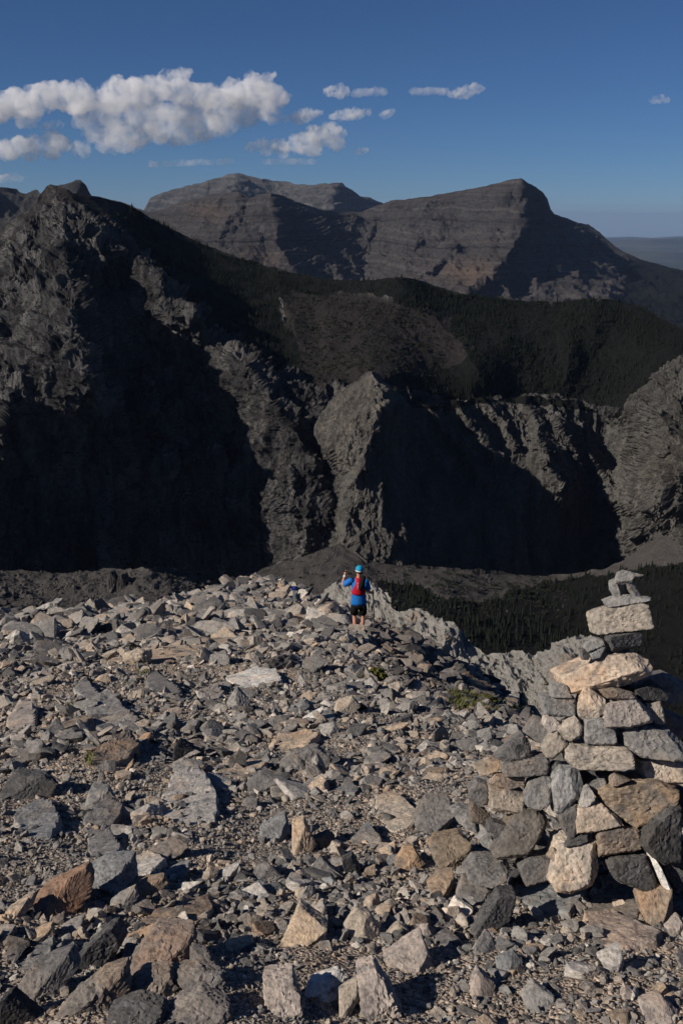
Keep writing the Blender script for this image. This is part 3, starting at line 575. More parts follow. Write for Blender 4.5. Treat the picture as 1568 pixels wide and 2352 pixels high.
def scatter(name, pts, rot, scl, idx, coll, mat, parent=None):
    me = bpy.data.meshes.new(name); me.vertices.add(len(pts)); me.vertices.foreach_set('co', np.asarray(pts, np.float32).ravel())
    for nm, arr, t, key in (('rot', rot, 'FLOAT_VECTOR', 'vector'), ('scl', scl, 'FLOAT_VECTOR', 'vector'), ('idx', idx, 'INT', 'value')):
        a = me.attributes.new(nm, t, 'POINT'); a.data.foreach_set(key, np.asarray(arr, np.int32 if t == 'INT' else np.float32).ravel())
    o = link(name, me, mat, parent); md = o.modifiers.new('scatter', 'NODES'); md.node_group = scatter_nodes(name, coll)
    return o
def source_collection(name, meshes, mat):
    c = bpy.data.collections.new(name)
    for k, me in enumerate(meshes):
        me.materials.append(mat); c.objects.link(bpy.data.objects.new(f'{name}_{k:02d}', me))
    return c
chips = source_collection('chip_source', [loose_stone(100 + k, 2, (1, .8, .35 + .4 * (k % 3) / 2), 9, 0) for k in range(14)], M_INST)
cobs = source_collection('cobble_source', [loose_stone(200 + k, 3 if k % 3 else 4, (1, .78, .22 + .4 * (k % 4) / 3), 11) for k in range(14)], M_INST)

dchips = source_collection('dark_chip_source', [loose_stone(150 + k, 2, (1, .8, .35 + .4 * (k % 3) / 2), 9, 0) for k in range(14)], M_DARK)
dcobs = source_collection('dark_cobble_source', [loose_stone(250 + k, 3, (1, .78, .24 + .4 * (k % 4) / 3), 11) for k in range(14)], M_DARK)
rs = np.random.RandomState(11)
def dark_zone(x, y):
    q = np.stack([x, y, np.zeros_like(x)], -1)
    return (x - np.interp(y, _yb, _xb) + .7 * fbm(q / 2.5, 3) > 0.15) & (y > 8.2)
def sample_ground(n, r0, r1):
    r = np.exp(rs.uniform(math.log(r0), math.log(r1), n)); t = rs.uniform(-0.6, 0.6, n)
    return r * np.sin(t), r * np.cos(t), r
def rockiness(x, y):
    """0 fine gravel .. 1 boulder field"""
    q = np.stack([x, y, np.zeros_like(x)], -1); R = np.hypot(x, y)
    k = 0.5 + 0.9 * fbm(q / np.maximum(1.2, 1.2 + 0.0 * R)[..., None], 3, off=4.2) + 0.5 * sstep(12, 22, R)
    right = x - np.interp(y, _yb, _xb); k = k + 0.4 * sstep(-.6, .6, right)
    px, py = proj(np.stack([x, y, gbase(x, y)], -1))
    k = k - 0.9 * np.exp(-((px - 110) / 190) ** 2 - ((py - 1940) / 90) ** 2) - 0.5 * np.exp(-((px - 330) / 260) ** 2 - ((py - 1560) / 60) ** 2) - .4 * np.exp(-((px - 640) / 160) ** 2 - ((py - 1560) / 60) ** 2)
    return np.clip(k, 0, 1.3)
# chips
x, y, r = sample_ground(180000, 1.5, 64); w = 0.0018 * (1 - rs.uniform(0, 1, len(x)) * 0.985) ** (-1 / 2.0)
w = np.clip(w, 0.0018, 0.012); d = np.maximum(r * w, 0.005)
pts = np.stack([x, y, gz(x, y) + d * 0.12], -1)
scl = d[:, None] * rs.uniform(0.75, 1.25, (len(x), 3))
rot = rand_rot(rs, len(x), 0.45); idx = rs.randint(0, 14, len(x)); dz = dark_zone(x, y)
gravel = scatter('gravel', pts[~dz], rot[~dz], scl[~dz], idx[~dz], chips, M_INST); tag(gravel, 'broken limestone chips and gravel covering the ridge', kind='stuff')
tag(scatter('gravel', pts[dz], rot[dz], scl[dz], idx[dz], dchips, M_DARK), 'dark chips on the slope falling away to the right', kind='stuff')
# cobbles
x, y, r = sample_ground(36000, 1.6, 64); k = rockiness(x, y); keep = rs.uniform(0, 1, len(x)) < 0.12 + 0.95 * k; x, y, r, k = x[keep], y[keep], r[keep], k[keep]
w = 0.0085 * (1 - rs.uniform(0, 1, len(x)) * 0.97) ** (-1 / 2.6); w = np.clip(w, 0.0085, 0.033) * (0.75 + 0.35 * k); w = w * (1 + 0.55 * sstep(17, 27, r) * sstep(0.5, -2.5, x)); d = np.clip(r * w, 0.015, 0.8)
pts = np.stack([x, y, gz(x, y) + d * 0.10], -1)
scl = d[:, None] * rs.uniform(0.75, 1.3, (len(x), 3))
rot = rand_rot(rs, len(x), 0.38); idx = rs.randint(0, 14, len(x)); dz = dark_zone(x, y)
rubble = scatter('rubble', pts[~dz], rot[~dz], scl[~dz], idx[~dz], cobs, M_INST); tag(rubble, 'loose angular cobbles strewn over the whole ridge', kind='stuff')
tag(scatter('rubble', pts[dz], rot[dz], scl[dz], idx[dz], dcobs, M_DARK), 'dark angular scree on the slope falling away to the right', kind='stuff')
# ================================================================== ROCKS THAT CAN BE TOLD APART
TINT = dict(grey=(0.30, 0.288, 0.272), pale=(0.46, 0.43, 0.395), dark=(0.11, 0.108, 0.108), blue=(0.255, 0.258, 0.256), tan=(0.50, 0.395, 0.295), sand=(0.46, 0.395, 0.32), rust=(0.33, 0.21, 0.145), brown=(0.30, 0.235, 0.18),
            orange=(0.50, 0.345, 0.225), white=(0.70, 0.67, 0.62), pink=(0.40, 0.346, 0.308), char=(0.06, 0.06, 0.062), mid=(0.20, 0.19, 0.182))
FR = dict(C=(1600, 2050, 1.7422), B=(1250, 2900, 1.2544), A=(0, 2900, 1.2544), M=(0, 2100, 1.2544), R=(900, 2000, 2.24))
CAM_R = np.array([[1, 0, 0], [0, math.sin(PITCH), math.cos(PITCH)], [0, -math.cos(PITCH), math.sin(PITCH)]])   # rows: right, up, toward the viewer
def to_px(frame, poly):
    ox, oy, k = FR[frame]; return np.array([((ox + x / k) * 0.6272, (oy + y / k) * 0.6272) for x, y in poly])
def hull2(p):
    p = sorted(map(tuple, p)); 
    def half(q):
        o = []
        for a in q:
            while len(o) > 1 and (o[-1][0] - o[-2][0]) * (a[1] - o[-2][1]) - (o[-1][1] - o[-2][1]) * (a[0] - o[-2][0]) <= 0: o.pop()
            o.append(a)
        return o[:-1]
    return np.array(half(p) + half(p[::-1]))
def traced_rock(poly, Y, ta=-0.1, tu=0.2, thick=0.8, bev=0.35, right=0.5, seed=0, sub=5, rough=1.0, concave=False):
    """solid stone whose outline from the camera side follows poly (pixels), centred near distance Y along the ground"""
    rs = np.random.RandomState(seed + 17); c2 = (poly.min(0) + poly.max(0)) / 2; cen = at(c2[0], c2[1], Y)
    dep = cen @ -CAM_R[2]; m = dep / F_PX
    q = hull2(np.stack([(poly[:, 0] - c2[0]) * m, -(poly[:, 1] - c2[1]) * m], -1))
    area = 0.5 * np.sum(q[:, 0] * np.roll(q[:, 1], -1) - np.roll(q[:, 0], -1) * q[:, 1])
    if area < 0: q = q[::-1]
    size = math.sqrt(abs(area)); T = thick * size; wid, hei = np.ptp(q[:, 0]), np.ptp(q[:, 1])
    Wf = lambda e: -(ta * e[0] + tu * e[1])
    o = np.array([q[:, 0].mean(), q[:, 1].mean()]); org = np.array([o[0], o[1], Wf(o) - T * 0.5])
    ns, ds = [], []
    def plane(nv, p):
        nv = np.asarray(nv, float); nv = nv / np.linalg.norm(nv); d_ = nv @ (np.asarray(p) - org)
        if d_ > 0.03 * size: ns.append(nv); ds.append(d_)
    plane((ta, tu, 1), (0, 0, 0)); plane((-ta + rs.normal() * .15, -tu + rs.normal() * .15, -1), (0, 0, -T))
    for a, b in zip(q, np.roll(q, -1, 0)):
        e = (a + b) / 2; t = b - a; L = np.hypot(*t)
        if L < 1e-6: continue
        nn = np.array([t[1], -t[0]]) / L
        al = rs.uniform(0.02, bev) + (right * rs.uniform(.5, 1.0) if nn[0] > 0.35 or nn[1] < -0.5 else 0)
        dl = size * rs.uniform(0.05, 0.16) * (1 + 1.5 * right * (nn[0] > 0.35 or nn[1] < -0.5))
        plane((nn[0] * math.cos(al), nn[1] * math.cos(al), math.sin(al)), (e[0], e[1], Wf(e) - dl))
        plane((nn[0], nn[1], 0.03), (e[0], e[1], 0))
    V, Fc = ICO[sub]
    v = V * np.array([wid / 2, hei / 2, T / 2]); v[:, 2] -= ta * v[:, 0] + tu * v[:, 1]
    p = carve(np.array(ns), np.array(ds), v)
    un = p / (np.linalg.norm(p, axis=1, keepdims=True) + 1e-9)
    q3 = p / size * 2.3 + seed * 1.7
    chip = np.clip(ridged(q3 * 1.3, 3) - 1.05, 0, 1)
    p = p + un * (size * rough * (0.016 * fbm(q3, 4) + 0.016 * fbm(q3 * 3.7, 4, g=.6) - 0.07 * chip + 0.03 * crag(q3 * 3.0, 1.6, seed * .37)))[:, None]
    if size > 0.22:
        s3 = p * 5.0 + seed; lift = np.clip(fbm(s3, 5, g=.62), -1, 1) * .02 + .028 * crag(p * 7.0 + seed, 1.3, 2.2) + .012 * fbm(p * 28 + seed, 3)
        p = p + un * lift[:, None]
    p = p + org
    return raw_mesh('rock', p @ CAM_R, Fc), cen
def flat_slab(P2, t, seed, sub):
    """plate of bedrock lying on the ridge: its corners are the ground points seen at the outline"""
    rs = np.random.RandomState(seed + 5); pts = np.array([ground_hit(x, y) for x, y in P2]); near = pts[:, 1].min()
    far = near * 1.45 + .3; k = pts[:, 1] > far; pts[k] = pts[k] * (far / pts[k, 1])[:, None]
    pts[:, 2] = gz(pts[:, 0], pts[:, 1], False); cen = pts.mean(0)
    A = np.c_[pts[:, :2] - cen[:2], np.ones(len(pts))]; g = np.linalg.lstsq(A, pts[:, 2] - cen[2], rcond=None)[0]
    n = np.array([-np.clip(g[0], -.4, .4), -np.clip(g[1], -.6, -.15), 1.0]); n /= np.linalg.norm(n)
    ax = np.cross([0, 1, 0], n); ax /= np.linalg.norm(ax); ay = np.cross(n, ax); M = np.stack([ax, ay, n])
    q = hull2((pts - cen) @ M[:2].T); wid, ln = np.ptp(q[:, 0]), np.ptp(q[:, 1]); o2 = (q.min(0) + q.max(0)) / 2; size = math.sqrt(wid * ln)
    org = np.array([o2[0], o2[1], -.05]); ns, ds = [], []
    def plane(nv, p):
        nv = np.asarray(nv, float); nv /= np.linalg.norm(nv); d = nv @ (np.asarray(p) - org)
        if d > .004: ns.append(nv); ds.append(d)
    plane((rs.normal() * .05 - .10, -.10 + rs.normal() * .05, 1), (0, 0, t)); plane((0, 0, -1), (0, 0, -.3))
    for a, b in zip(q, np.roll(q, -1, 0)):
        e = (a + b) / 2; tt = b - a; L = np.hypot(*tt)
        if L < 1e-5: continue
        nn = np.array([tt[1], -tt[0]]) / L; al = rs.uniform(.05, .5); plane((nn[0] * math.cos(al), nn[1] * math.cos(al), math.sin(al)), (e[0], e[1], t * .3))
    V, Fc = ICO[sub]; v = V * np.array([wid / 2, ln / 2, .12]); p = carve(np.array(ns), np.array(ds), v) + org
    w = p @ M; top = sstep(-.02, t, p[:, 2])
    f = cen + 0 * w + w; rel = .30 * t * fbm(f * (2.6 / max(size, .15)), 4) + .16 * t * crag(f * (4.0 / max(size, .15)), 1.6, seed * .31) + .07 * t * fbm(f * 30, 3)
    ed = fbm(f * (4.5 / max(size, .15)), 3, off=7)[:, None] * .05 * size
    w = w + n[None] * (rel * top)[:, None] + np.c_[p[:, :2] / (np.abs(p[:, :2]).max(0) + 1e-6), np.zeros(len(p))] @ M * ed
    return raw_mesh('rock', w, Fc), cen
def ground_rock(frame, poly, colour, label, style='b', name='rock', cat='rock', seed=None, **kw):
    P2 = to_px(frame, poly); seed = seed if seed is not None else (abs(hash_(label)) % 9999)
    lowest = P2[:, 1].max() - 0.12 * np.ptp(P2[:, 1]); hit = ground_hit(P2[:, 0].mean(), lowest)
    size_px = math.sqrt(np.ptp(P2[:, 0]) * np.ptp(P2[:, 1]))
    st = dict(b=dict(ta=-0.14, tu=1.4, thick=0.6, bev=0.3, right=0.85), s=dict(ta=-0.12, tu=1.55, thick=0.3, bev=0.2, right=0.35), d=dict(ta=0.55, tu=0.35, thick=0.8, bev=0.25, right=0.35), u=dict(ta=-0.3, tu=0.7, thick=0.8, bev=0.35, right=0.95))[style]
    st = {**st, **kw}
    if style == 's':
        d_ = np.linalg.norm(ground_hit(P2[:, 0].mean(), P2[:, 1].mean())); t = np.clip(size_px / F_PX * d_ * .13 * (.5 + st['right']), .02, .14)
        me, cen = flat_slab(P2, t, seed, 5 if size_px > 60 else 4)
        o = link(name, me, M_ROCK); o.location = cen; o.color = (*TINT[colour], 1) if isinstance(colour, str) else (*colour, 1)
        HERO.append((P2.min(0), P2.max(0), o)); return tag(o, label, cat, 'rocks standing out on the ridge')
    half = 0.5 * np.ptp(P2[:, 1]) * hit[1] / F_PX
    me, cen = traced_rock(P2, hit[1] + half * min(1.3, st['tu'] + .35), seed=seed, sub=5 if size_px > 80 else 4, **st)
    o = link(name, me, M_ROCK); o.location = cen; o.color = (*TINT[colour], 1) if isinstance(colour, str) else (*colour, 1)
    HERO.append((P2.min(0), P2.max(0), o)); return tag(o, label, cat, 'rocks standing out on the ridge')
def hash_(s):
    h = 5381
    for ch in s: h = (h * 33 + ord(ch)) & 0x7fffffff
    return h
HERO = []
G = ground_rock
# lower left corner
G('A', [(145, 510), (170, 480), (340, 420), (375, 450), (390, 540), (330, 590), (240, 630), (175, 600)], 'rust', 'rust-brown boxy block near the lower left edge', right=.95)
G('A', [(345, 410), (440, 365), (570, 360), (600, 420), (560, 500), (470, 530), (400, 470)], 'blue', 'dark grey rock with a pale top just behind the rust-brown block', right=.9)
G('A', [(190, 430), (210, 405), (330, 385), (330, 410), (240, 440)], 'sand', 'thin pale slab behind the rust-brown block', 's')
G('A', [(0, 600), (20, 560), (120, 510), (130, 540), (75, 640), (0, 635)], 'sand', 'pale tan rock cut by the left edge beside the rust-brown block', right=.8)
G('A', [(340, 770), (480, 655), (510, 650), (545, 720), (500, 800), (400, 840), (360, 830)], 'dark', 'black-faced leaning block in front of the rust-brown block', 'd')
G('A', [(60, 930), (110, 860), (270, 815), (320, 870), (230, 990), (150, 1030), (80, 980)], 'mid', 'large dark grey boulder in the lower left corner')
G('A', [(40, 825), (150, 740), (260, 710), (210, 830)], 'grey', 'wedge-shaped grey slab behind the lower left corner boulder', 's')
G('A', [(0, 960), (40, 940), (170, 1066), (0, 1100)], 'char', 'black shaded rock filling the very bottom left corner', 'd')
G('A', [(280, 620), (370, 595), (378, 660), (290, 655)], 'grey', 'small grey cube at the foot of the rust-brown block')
G('A', [(120, 660), (220, 630), (250, 680), (150, 700)], 'tan', 'small tan rock below the rust-brown block')
G('A', [(580, 670), (690, 640), (692, 690), (600, 697)], 'orange', 'small orange-tan brick-like rock right of the black leaning block')
G('A', [(540, 880), (600, 790), (680, 700), (860, 690), (900, 760), (830, 850), (650, 890)], (0.26, 0.21, 0.18), 'big brown bedrock hump at bottom, left of centre', tu=1.5, rough=1.8)
G('A', [(860, 760), (930, 770), (1010, 830), (960, 880), (880, 860)], 'mid', 'dark jagged knob right of the brown bedrock hump', rough=2.0)
G('A', [(200, 1080), (330, 960), (440, 900), (530, 885), (570, 960), (480, 1090)], (0.22, 0.20, 0.18), 'rough grey-brown crag on the bottom edge, left of centre', rough=2.0)
G('A', [(550, 930), (640, 872), (760, 862), (800, 930), (720, 1000), (600, 1005)], (0.25, 0.215, 0.185), 'rough brown crag below the brown bedrock hump', rough=2.2)
G('A', [(770, 880), (900, 850), (1000, 870), (1060, 940), (960, 990), (830, 965)], 'mid', 'speckled dark crag right of the rough brown crag', rough=2.2)
G('A', [(490, 1040), (620, 1000), (730, 1010), (770, 1110), (480, 1120)], 'dark', 'black crag cut by the bottom edge below the rough brown crag', rough=2.0)
G('A', [(770, 1030), (900, 980), (1040, 1010), (1090, 1110), (770, 1120)], (0.24, 0.215, 0.195), 'grey-brown crag cut by the bottom edge below the speckled crag', rough=2.0)
G('A', [(620, 620), (700, 560), (900, 520), (975, 505), (985, 570), (870, 640), (700, 650)], 'brown', 'flat brown slab behind the brown bedrock hump', 's')
G('A', [(970, 390), (1090, 350), (1085, 390), (1010, 428)], 'pale', 'flat white-topped stone in lower centre left', right=.7)
G('A', [(1275, 715), (1370, 580), (1500, 640), (1490, 690), (1330, 748)], 'sand', 'pale angular boulder with a dark right side, bottom centre')
G('A', [(1393, 585), (1480, 525), (1515, 575), (1450, 608)], 'pale', 'small white-topped rock behind the bottom centre boulder')
G('A', [(1393, 945), (1430, 900), (1545, 868), (1580, 890), (1570, 965), (1450, 1003)], 'white', 'white slab on the bottom edge near the centre', right=.8)
G('A', [(85, 180), (60, 110), (180, 58), (240, 85), (292, 160), (230, 222), (130, 217)], 'blue', 'flat dark grey slab on the gravel at far left', 's')
G('A', [(385, 120), (490, 48), (572, 105), (530, 160), (440, 222), (395, 190)], 'mid', 'diamond-shaped grey slab right of the flat dark slab', 's', right=.5)
G('A', [(400, 230), (520, 200), (570, 270), (480, 360), (420, 320)], 'grey', 'grey slab half sunk in gravel below the diamond-shaped slab', 's')
G('A', [(1340, 165), (1390, 153), (1450, 260), (1400, 318), (1340, 290)], 'tan', 'upright tan rock in the middle of the slope', 'u')
G('A', [(1436, 210), (1500, 198), (1535, 225), (1530, 252), (1480, 272)], 'dark', 'small black rock right of the upright tan rock', 'd')
G('A', [(590, 440), (740, 408), (772, 450), (680, 502), (620, 492)], 'brown', 'small rough brown rock right of the dark pale-topped rock')
G('A', [(500, 512), (600, 468), (642, 520), (570, 570), (510, 562)], 'grey', 'speckled grey lump below the small rough brown rock')
G('A', [(680, 280), (800, 235), (860, 250), (800, 330), (700, 320)], 'mid', 'grey wedge in the left middle ground above the brown rocks')
G('A', [(550, 340), (680, 292), (770, 340), (700, 390), (570, 380)], 'pale', 'cream lumpy slab left of the grey wedge', 's')
G('A', [(1030, 705), (1150, 690), (1172, 738), (1050, 742)], 'sand', 'small loaf-shaped tan rock left of the bottom centre boulder')
G('A', [(1200, 915), (1330, 893), (1390, 1000), (1400, 1090), (1230, 1090)], 'pink', 'pinkish-cream rock lying on the bottom edge at centre', tu=1.2, right=1.2, bev=.7, rough=2.0)
G('A', [(720, 400), (790, 360), (860, 345), (862, 395), (760, 410)], 'blue', 'blue-grey chunk between the brown rock and the white-topped stone')
G('A', [(1190, 180), (1300, 130), (1330, 200), (1250, 260), (1190, 240)], 'blue', 'blue-grey block left of the upright tan rock')
G('A', [(500, 172), (600, 175), (618, 212), (520, 212)], 'pale', 'small cream rock on the gravel under the diamond-shaped slab')
# bottom right
G('B', [(5, 645), (70, 578), (130, 600), (188, 668), (70, 714)], 'sand', 'triangular tan-faced rock, bottom right of centre', right=.7)
G('B', [(195, 785), (370, 702), (442, 850), (330, 872), (230, 842)], 'pink', 'pyramid-like pinkish rock near the bottom, right of centre')
G('B', [(80, 905), (150, 878), (230, 950), (290, 1066), (280, 1120), (95, 1120)], 'pink', 'steep pinkish rock with a black side on the bottom edge', 'u', right=1.2, bev=.7, tu=1.1, rough=2.0)
G('B', [(-10, 960), (70, 928), (82, 1010), (50, 1080), (-10, 1080)], 'sand', 'cream chunk on the bottom edge left of the steep pinkish rock')
G('B', [(588, 925), (640, 868), (722, 920), (690, 992), (620, 982)], 'pink', 'rounded pinkish stone among gravel at bottom right')
G('B', [(840, 970), (900, 925), (985, 960), (960, 1030), (870, 1040)], 'grey', 'grey stone on the bottom edge below the rounded pinkish stone')
G('B', [(720, 800), (800, 770), (860, 810), (820, 865), (720, 850)], 'blue', 'blue-grey stone above the rounded pinkish stone')
G('B', [(1400, 1010), (1500, 990), (1568, 1040), (1568, 1100), (1400, 1100)], 'pink', 'pinkish stone in the bottom right corner')
G('B', [(1190, 780), (1300, 745), (1310, 830), (1240, 860)], 'pale', 'pale stone on the gravel in front of the quartz-tipped slab')
G('B', [(485, 555), (530, 513), (607, 545), (592, 577), (520, 583)], 'white', 'bright white stone in front of the cairn, lower right')
G('B', [(588, 635), (660, 560), (740, 508), (817, 520), (800, 600), (600, 672)], 'dark', 'black-faced slab leaning in front of the cairn', 'd', tu=.55)
G('B', [(528, 492), (570, 428), (690, 450), (720, 490), (600, 538)], 'mid', 'dark rock behind the bright white stone', right=.9)
G('B', [(398, 445), (460, 405), (520, 393), (532, 470), (500, 518), (430, 492)], 'brown', 'brown rock under the orange-faced rock by the cairn')
G('B', [(798, 482), (830, 455), (940, 443), (1132, 495), (1060, 532), (1050, 583), (900, 562)], 'blue', 'long flat grey rock at the cairn foot', 's', tu=1.0, thick=.45)
G('B', [(1062, 540), (1180, 512), (1300, 448), (1422, 462), (1400, 535), (1350, 612), (1290, 612)], 'mid', 'broad speckled slab at the foot of the cairn', 's', tu=1.0)
G('B', [(1098, 592), (1250, 580), (1400, 640), (1475, 672), (1450, 712), (1290, 732), (1150, 692)], 'pink', 'quartz-tipped brown-grey slab below the cairn at the right', 's', tu=1.1, thick=.4)
G('B', [(1390, 520), (1420, 478), (1532, 463), (1532, 600), (1470, 612), (1440, 668), (1405, 600)], 'brown', 'upright brown-grey rock at the right edge below the cairn', 'u')
G('B', [(1500, 640), (1568, 598), (1600, 680), (1520, 705)], 'pink', 'pinkish rock cut by the right edge below the upright rock')
G('B', [(1138, 492), (1170, 460), (1232, 485), (1190, 528)], 'pale', 'small whitish rock wedged by the broad speckled slab')
G('B', [(1205, 455), (1215, 425), (1302, 440), (1300, 462), (1220, 477)], 'tan', 'small tan sliver below the dark cairn stones')
G('B', [(1018, 622), (1090, 608), (1098, 660), (1040, 668)], 'grey', 'small grey cobble in front of the long flat rock')
G('B', [(330, 135), (400, 68), (500, 60), (522, 110), (480, 192), (400, 217), (355, 200)], 'mid', 'rough brown-grey boulder left of the cairn', right=.9)
G('B', [(410, 278), (440, 250), (550, 233), (602, 262), (600, 332), (500, 397), (462, 387), (430, 330)], (0.25, 0.2, 0.15), 'black rock with an orange left face beside the cairn', right=1.1, bev=.5)
G('B', [(245, 335), (290, 290), (335, 288), (392, 350), (330, 387), (255, 382)], 'orange', 'orange-tan rock left of the cairn foot')
G('B', [(188, 352), (220, 310), (268, 305), (245, 347)], 'blue', 'small grey rock left of the orange-tan rock')
G('B', [(40, 230), (130, 160), (195, 240), (130, 270), (60, 265)], 'blue', 'pale blue-grey flat stone right of the black middle rock', 's')
G('B', [(150, 40), (250, 20), (360, 120), (330, 170), (240, 190), (160, 110)], 'sand', 'cracked cream bedrock slab left of the cairn', 's', thick=.25)
G('B', [(175, 275), (245, 245), (250, 300), (200, 305)], 'sand', 'small tan rock below the pale blue-grey flat stone')
G('B', [(0, 310), (50, 300), (90, 370), (20, 400)], 'dark', 'black-sided rock in the centre of the lower slope', 'd')
# left middle ground
G('M', [(0, 985), (30, 940), (170, 950), (242, 990), (220, 1052), (100, 1062), (0, 1040)], 'dark', 'large dark boulder on the left edge, lower middle', right=.8)
G('M', [(190, 812), (220, 788), (302, 810), (290, 852), (220, 852)], 'dark', 'lumpy black rock on the brown slabs at left', right=.8)
G('M', [(20, 882), (80, 803), (160, 830), (178, 850), (60, 917)], 'mid', 'dark slab left of the lumpy black rock', 's')
G('M', [(412, 862), (420, 838), (570, 773), (642, 830), (600, 872), (440, 907)], 'brown', 'brown slab with a black broken front edge, left middle', 's', right=1.0, tu=.9, thick=.5)
G('M', [(798, 802), (820, 770), (927, 840), (912, 877), (798, 862)], 'char', 'black rock perched on a pale slab, centre left', 'd')
G('M', [(788, 882), (830, 865), (927, 885), (900, 922), (795, 922)], 'grey', 'pale slab under the perched black rock', right=.8)
G('M', [(1037, 602), (1080, 538), (1142, 590), (1147, 642), (1080, 652)], 'grey', 'sharp grey block standing in the middle of the slope', 'u')
G('M', [(1283, 882), (1340, 845), (1440, 818), (1562, 870), (1480, 917), (1370, 942), (1300, 912)], 'mid', 'wide dark flat-topped rock in the centre of the slope', right=.9, tu=.9, thick=.6)
G('M', [(558, 372), (632, 353), (685, 352), (690, 405), (647, 432), (580, 432)], 'sand', 'cream cube with a black right side, far left slope', right=1.1, tu=.3)
G('M', [(1133, 972), (1190, 943), (1312, 960), (1300, 1000), (1220, 1042), (1140, 1012)], 'mid', 'dark grey rock beside the cracked pale bedrock', right=1.0)
G('M', [(1035, 482), (1180, 440), (1272, 465), (1305, 515), (1100, 527)], 'white', 'pale grey-white bedrock slab right of the middle', 's', thick=.22)
G('M', [(470, 412), (560, 375), (860, 325), (1060, 342), (1062, 372), (690, 412)], 'tan', 'long tan bedrock ledge on the upper slope', 's', thick=.2)
G('M', [(1388, 662), (1482, 623), (1478, 650), (1400, 680)], 'white', 'long white stone in the right middle of the slope', right=.8)
G('M', [(1207, 402), (1300, 383), (1372, 420), (1300, 452)], 'dark', 'black wedge by the path on the upper slope', 'd')
G('M', [(668, 532), (720, 478), (842, 560), (852, 602), (760, 612)], 'mid', 'dark sloping ledge in the left middle ground', 's', right=.7)
G('M', [(878, 562), (1000, 520), (1032, 570), (960, 612)], 'pink', 'pinkish slab left of the sharp grey block', 's')
G('M', [(1318, 642), (1420, 600), (1428, 625), (1340, 662)], 'blue', 'thin blue-grey slab right of the sharp grey block', 's')
G('M', [(30, 690), (100, 618), (182, 650), (132, 762), (60, 740)], 'pink', 'smooth pinkish bedrock slab near the left edge', 's', thick=.2)
G('M', [(200, 720), (330, 690), (400, 660), (440, 720), (300, 790)], 'brown', 'brown bedrock slab behind the lumpy black rock', 's', thick=.25, right=.8)
G('M', [(380, 640), (500, 600), (660, 700), (560, 725), (420, 720)], 'grey', 'grey bedrock slab with a dark broken edge, left middle', 's', thick=.25, right=.8)
G('M', [(330, 540), (400, 500), (470, 570), (420, 590)], 'grey', 'grey slab lying in gravel on the left slope', 's')
G('M', [(680, 457), (722, 448), (738, 475), (690, 483)], 'char', 'small black stone below the cream cube', 'd')
G('M', [(1198, 832), (1230, 813), (1247, 850), (1200, 857)], 'mid', 'small dark triangular stone left of the wide dark rock')
G('M', [(750, 1060), (790, 950), (930, 925), (990, 1000), (960, 1060), (1010, 1110), (990, 1150), (870, 1160), (755, 1170)], 'pale', 'large cracked pale bedrock slab, left of centre', 's', thick=.15, right=.3)
G('M', [(915, 940), (985, 945), (1090, 965), (1060, 1010), (950, 1040)], 'blue', 'blue-grey plate beside the large cracked pale slab', 's')
G('M', [(975, 930), (1080, 880), (1160, 870), (1230, 900), (1150, 950), (1020, 960)], 'tan', 'tan bedrock ledge below the perched black rock', 's', thick=.25)
G('M', [(1240, 780), (1400, 750), (1480, 770), (1380, 830), (1280, 850)], 'tan', 'tan cracked bedrock behind the wide dark rock', 's', thick=.2)
G('M', [(560, 910), (600, 870), (610, 900), (570, 930)], 'orange', 'small orange stone right of the black-edged brown slab')
G('M', [(400, 1000), (470, 1010), (540, 1066), (480, 1120), (380, 1066)], 'grey', 'grey lump on the lower left gravel')
G('M', [(120, 420), (200, 378), (225, 390), (150, 430)], 'sand', 'flat cream rock on the far left slope', 's')
G('M', [(0, 450), (60, 410), (70, 430), (5, 470)], 'dark', 'black-edged ledge at the left edge of the upper slope', 'd')
G('M', [(570, 195), (650, 160), (780, 150), (740, 180), (600, 205)], 'pale', 'flat pale slab below the left skyline', 's', thick=.2)
G('M', [(240, 135), (250, 118), (283, 115), (285, 140)], 'grey', 'square rock standing on the left skyline')
G('M', [(165, 160), (230, 132), (262, 150), (180, 172)], 'pale', 'pale flat rock on the left skyline')
G('M', [(535, 150), (545, 132), (580, 135), (585, 160)], 'mid', 'dark block on the left skyline')
# right middle ground
G('R', [(678, 1192), (760, 1148), (850, 1158), (888, 1200), (800, 1238)], 'white', 'white cracked rock left of the moss cushion', 's', right=.5)
G('R', [(848, 1142), (930, 1113), (968, 1150), (940, 1192), (870, 1182)], 'white', 'small white rock touching the moss cushion')
G('R', [(963, 1132), (1030, 1098), (1113, 1170), (1100, 1203), (980, 1162)], 'pale', 'pale rock in front of the moss cushion')
G('R', [(1122, 1182), (1170, 1150), (1260, 1128), (1278, 1190), (1200, 1213)], 'sand', 'tan rock right of the moss cushion')
G('R', [(1298, 1182), (1390, 1098), (1483, 1160), (1420, 1213)], 'pink', 'pointed pinkish rock with red lichen')
G('R', [(718, 1342), (760, 1290), (870, 1263), (962, 1340), (900, 1413), (760, 1393)], 'sand', 'big pale boulder with a dark right face, centre right', right=1.0)
G('R', [(338, 1342), (470, 1283), (533, 1320), (430, 1373)], 'blue', 'blue-grey flat rock left of the big pale boulder', right=.8)
G('R', [(458, 1422), (620, 1338), (633, 1372), (510, 1433)], 'white', 'long white-edged stone in front of the blue-grey flat rock', right=1.0)
G('R', [(598, 1392), (700, 1368), (733, 1430), (640, 1453)], 'grey', 'flat grey stone below the big pale boulder', 's')
G('R', [(1078, 1512), (1342, 1453), (1325, 1490), (1100, 1560)], 'tan', 'long flat tan rock right of the centre', right=1.0, tu=1.0)
G('R', [(1190, 1433), (1370, 1395), (1375, 1450), (1260, 1475)], 'dark', 'black angular rock behind the long flat tan rock', 'd')
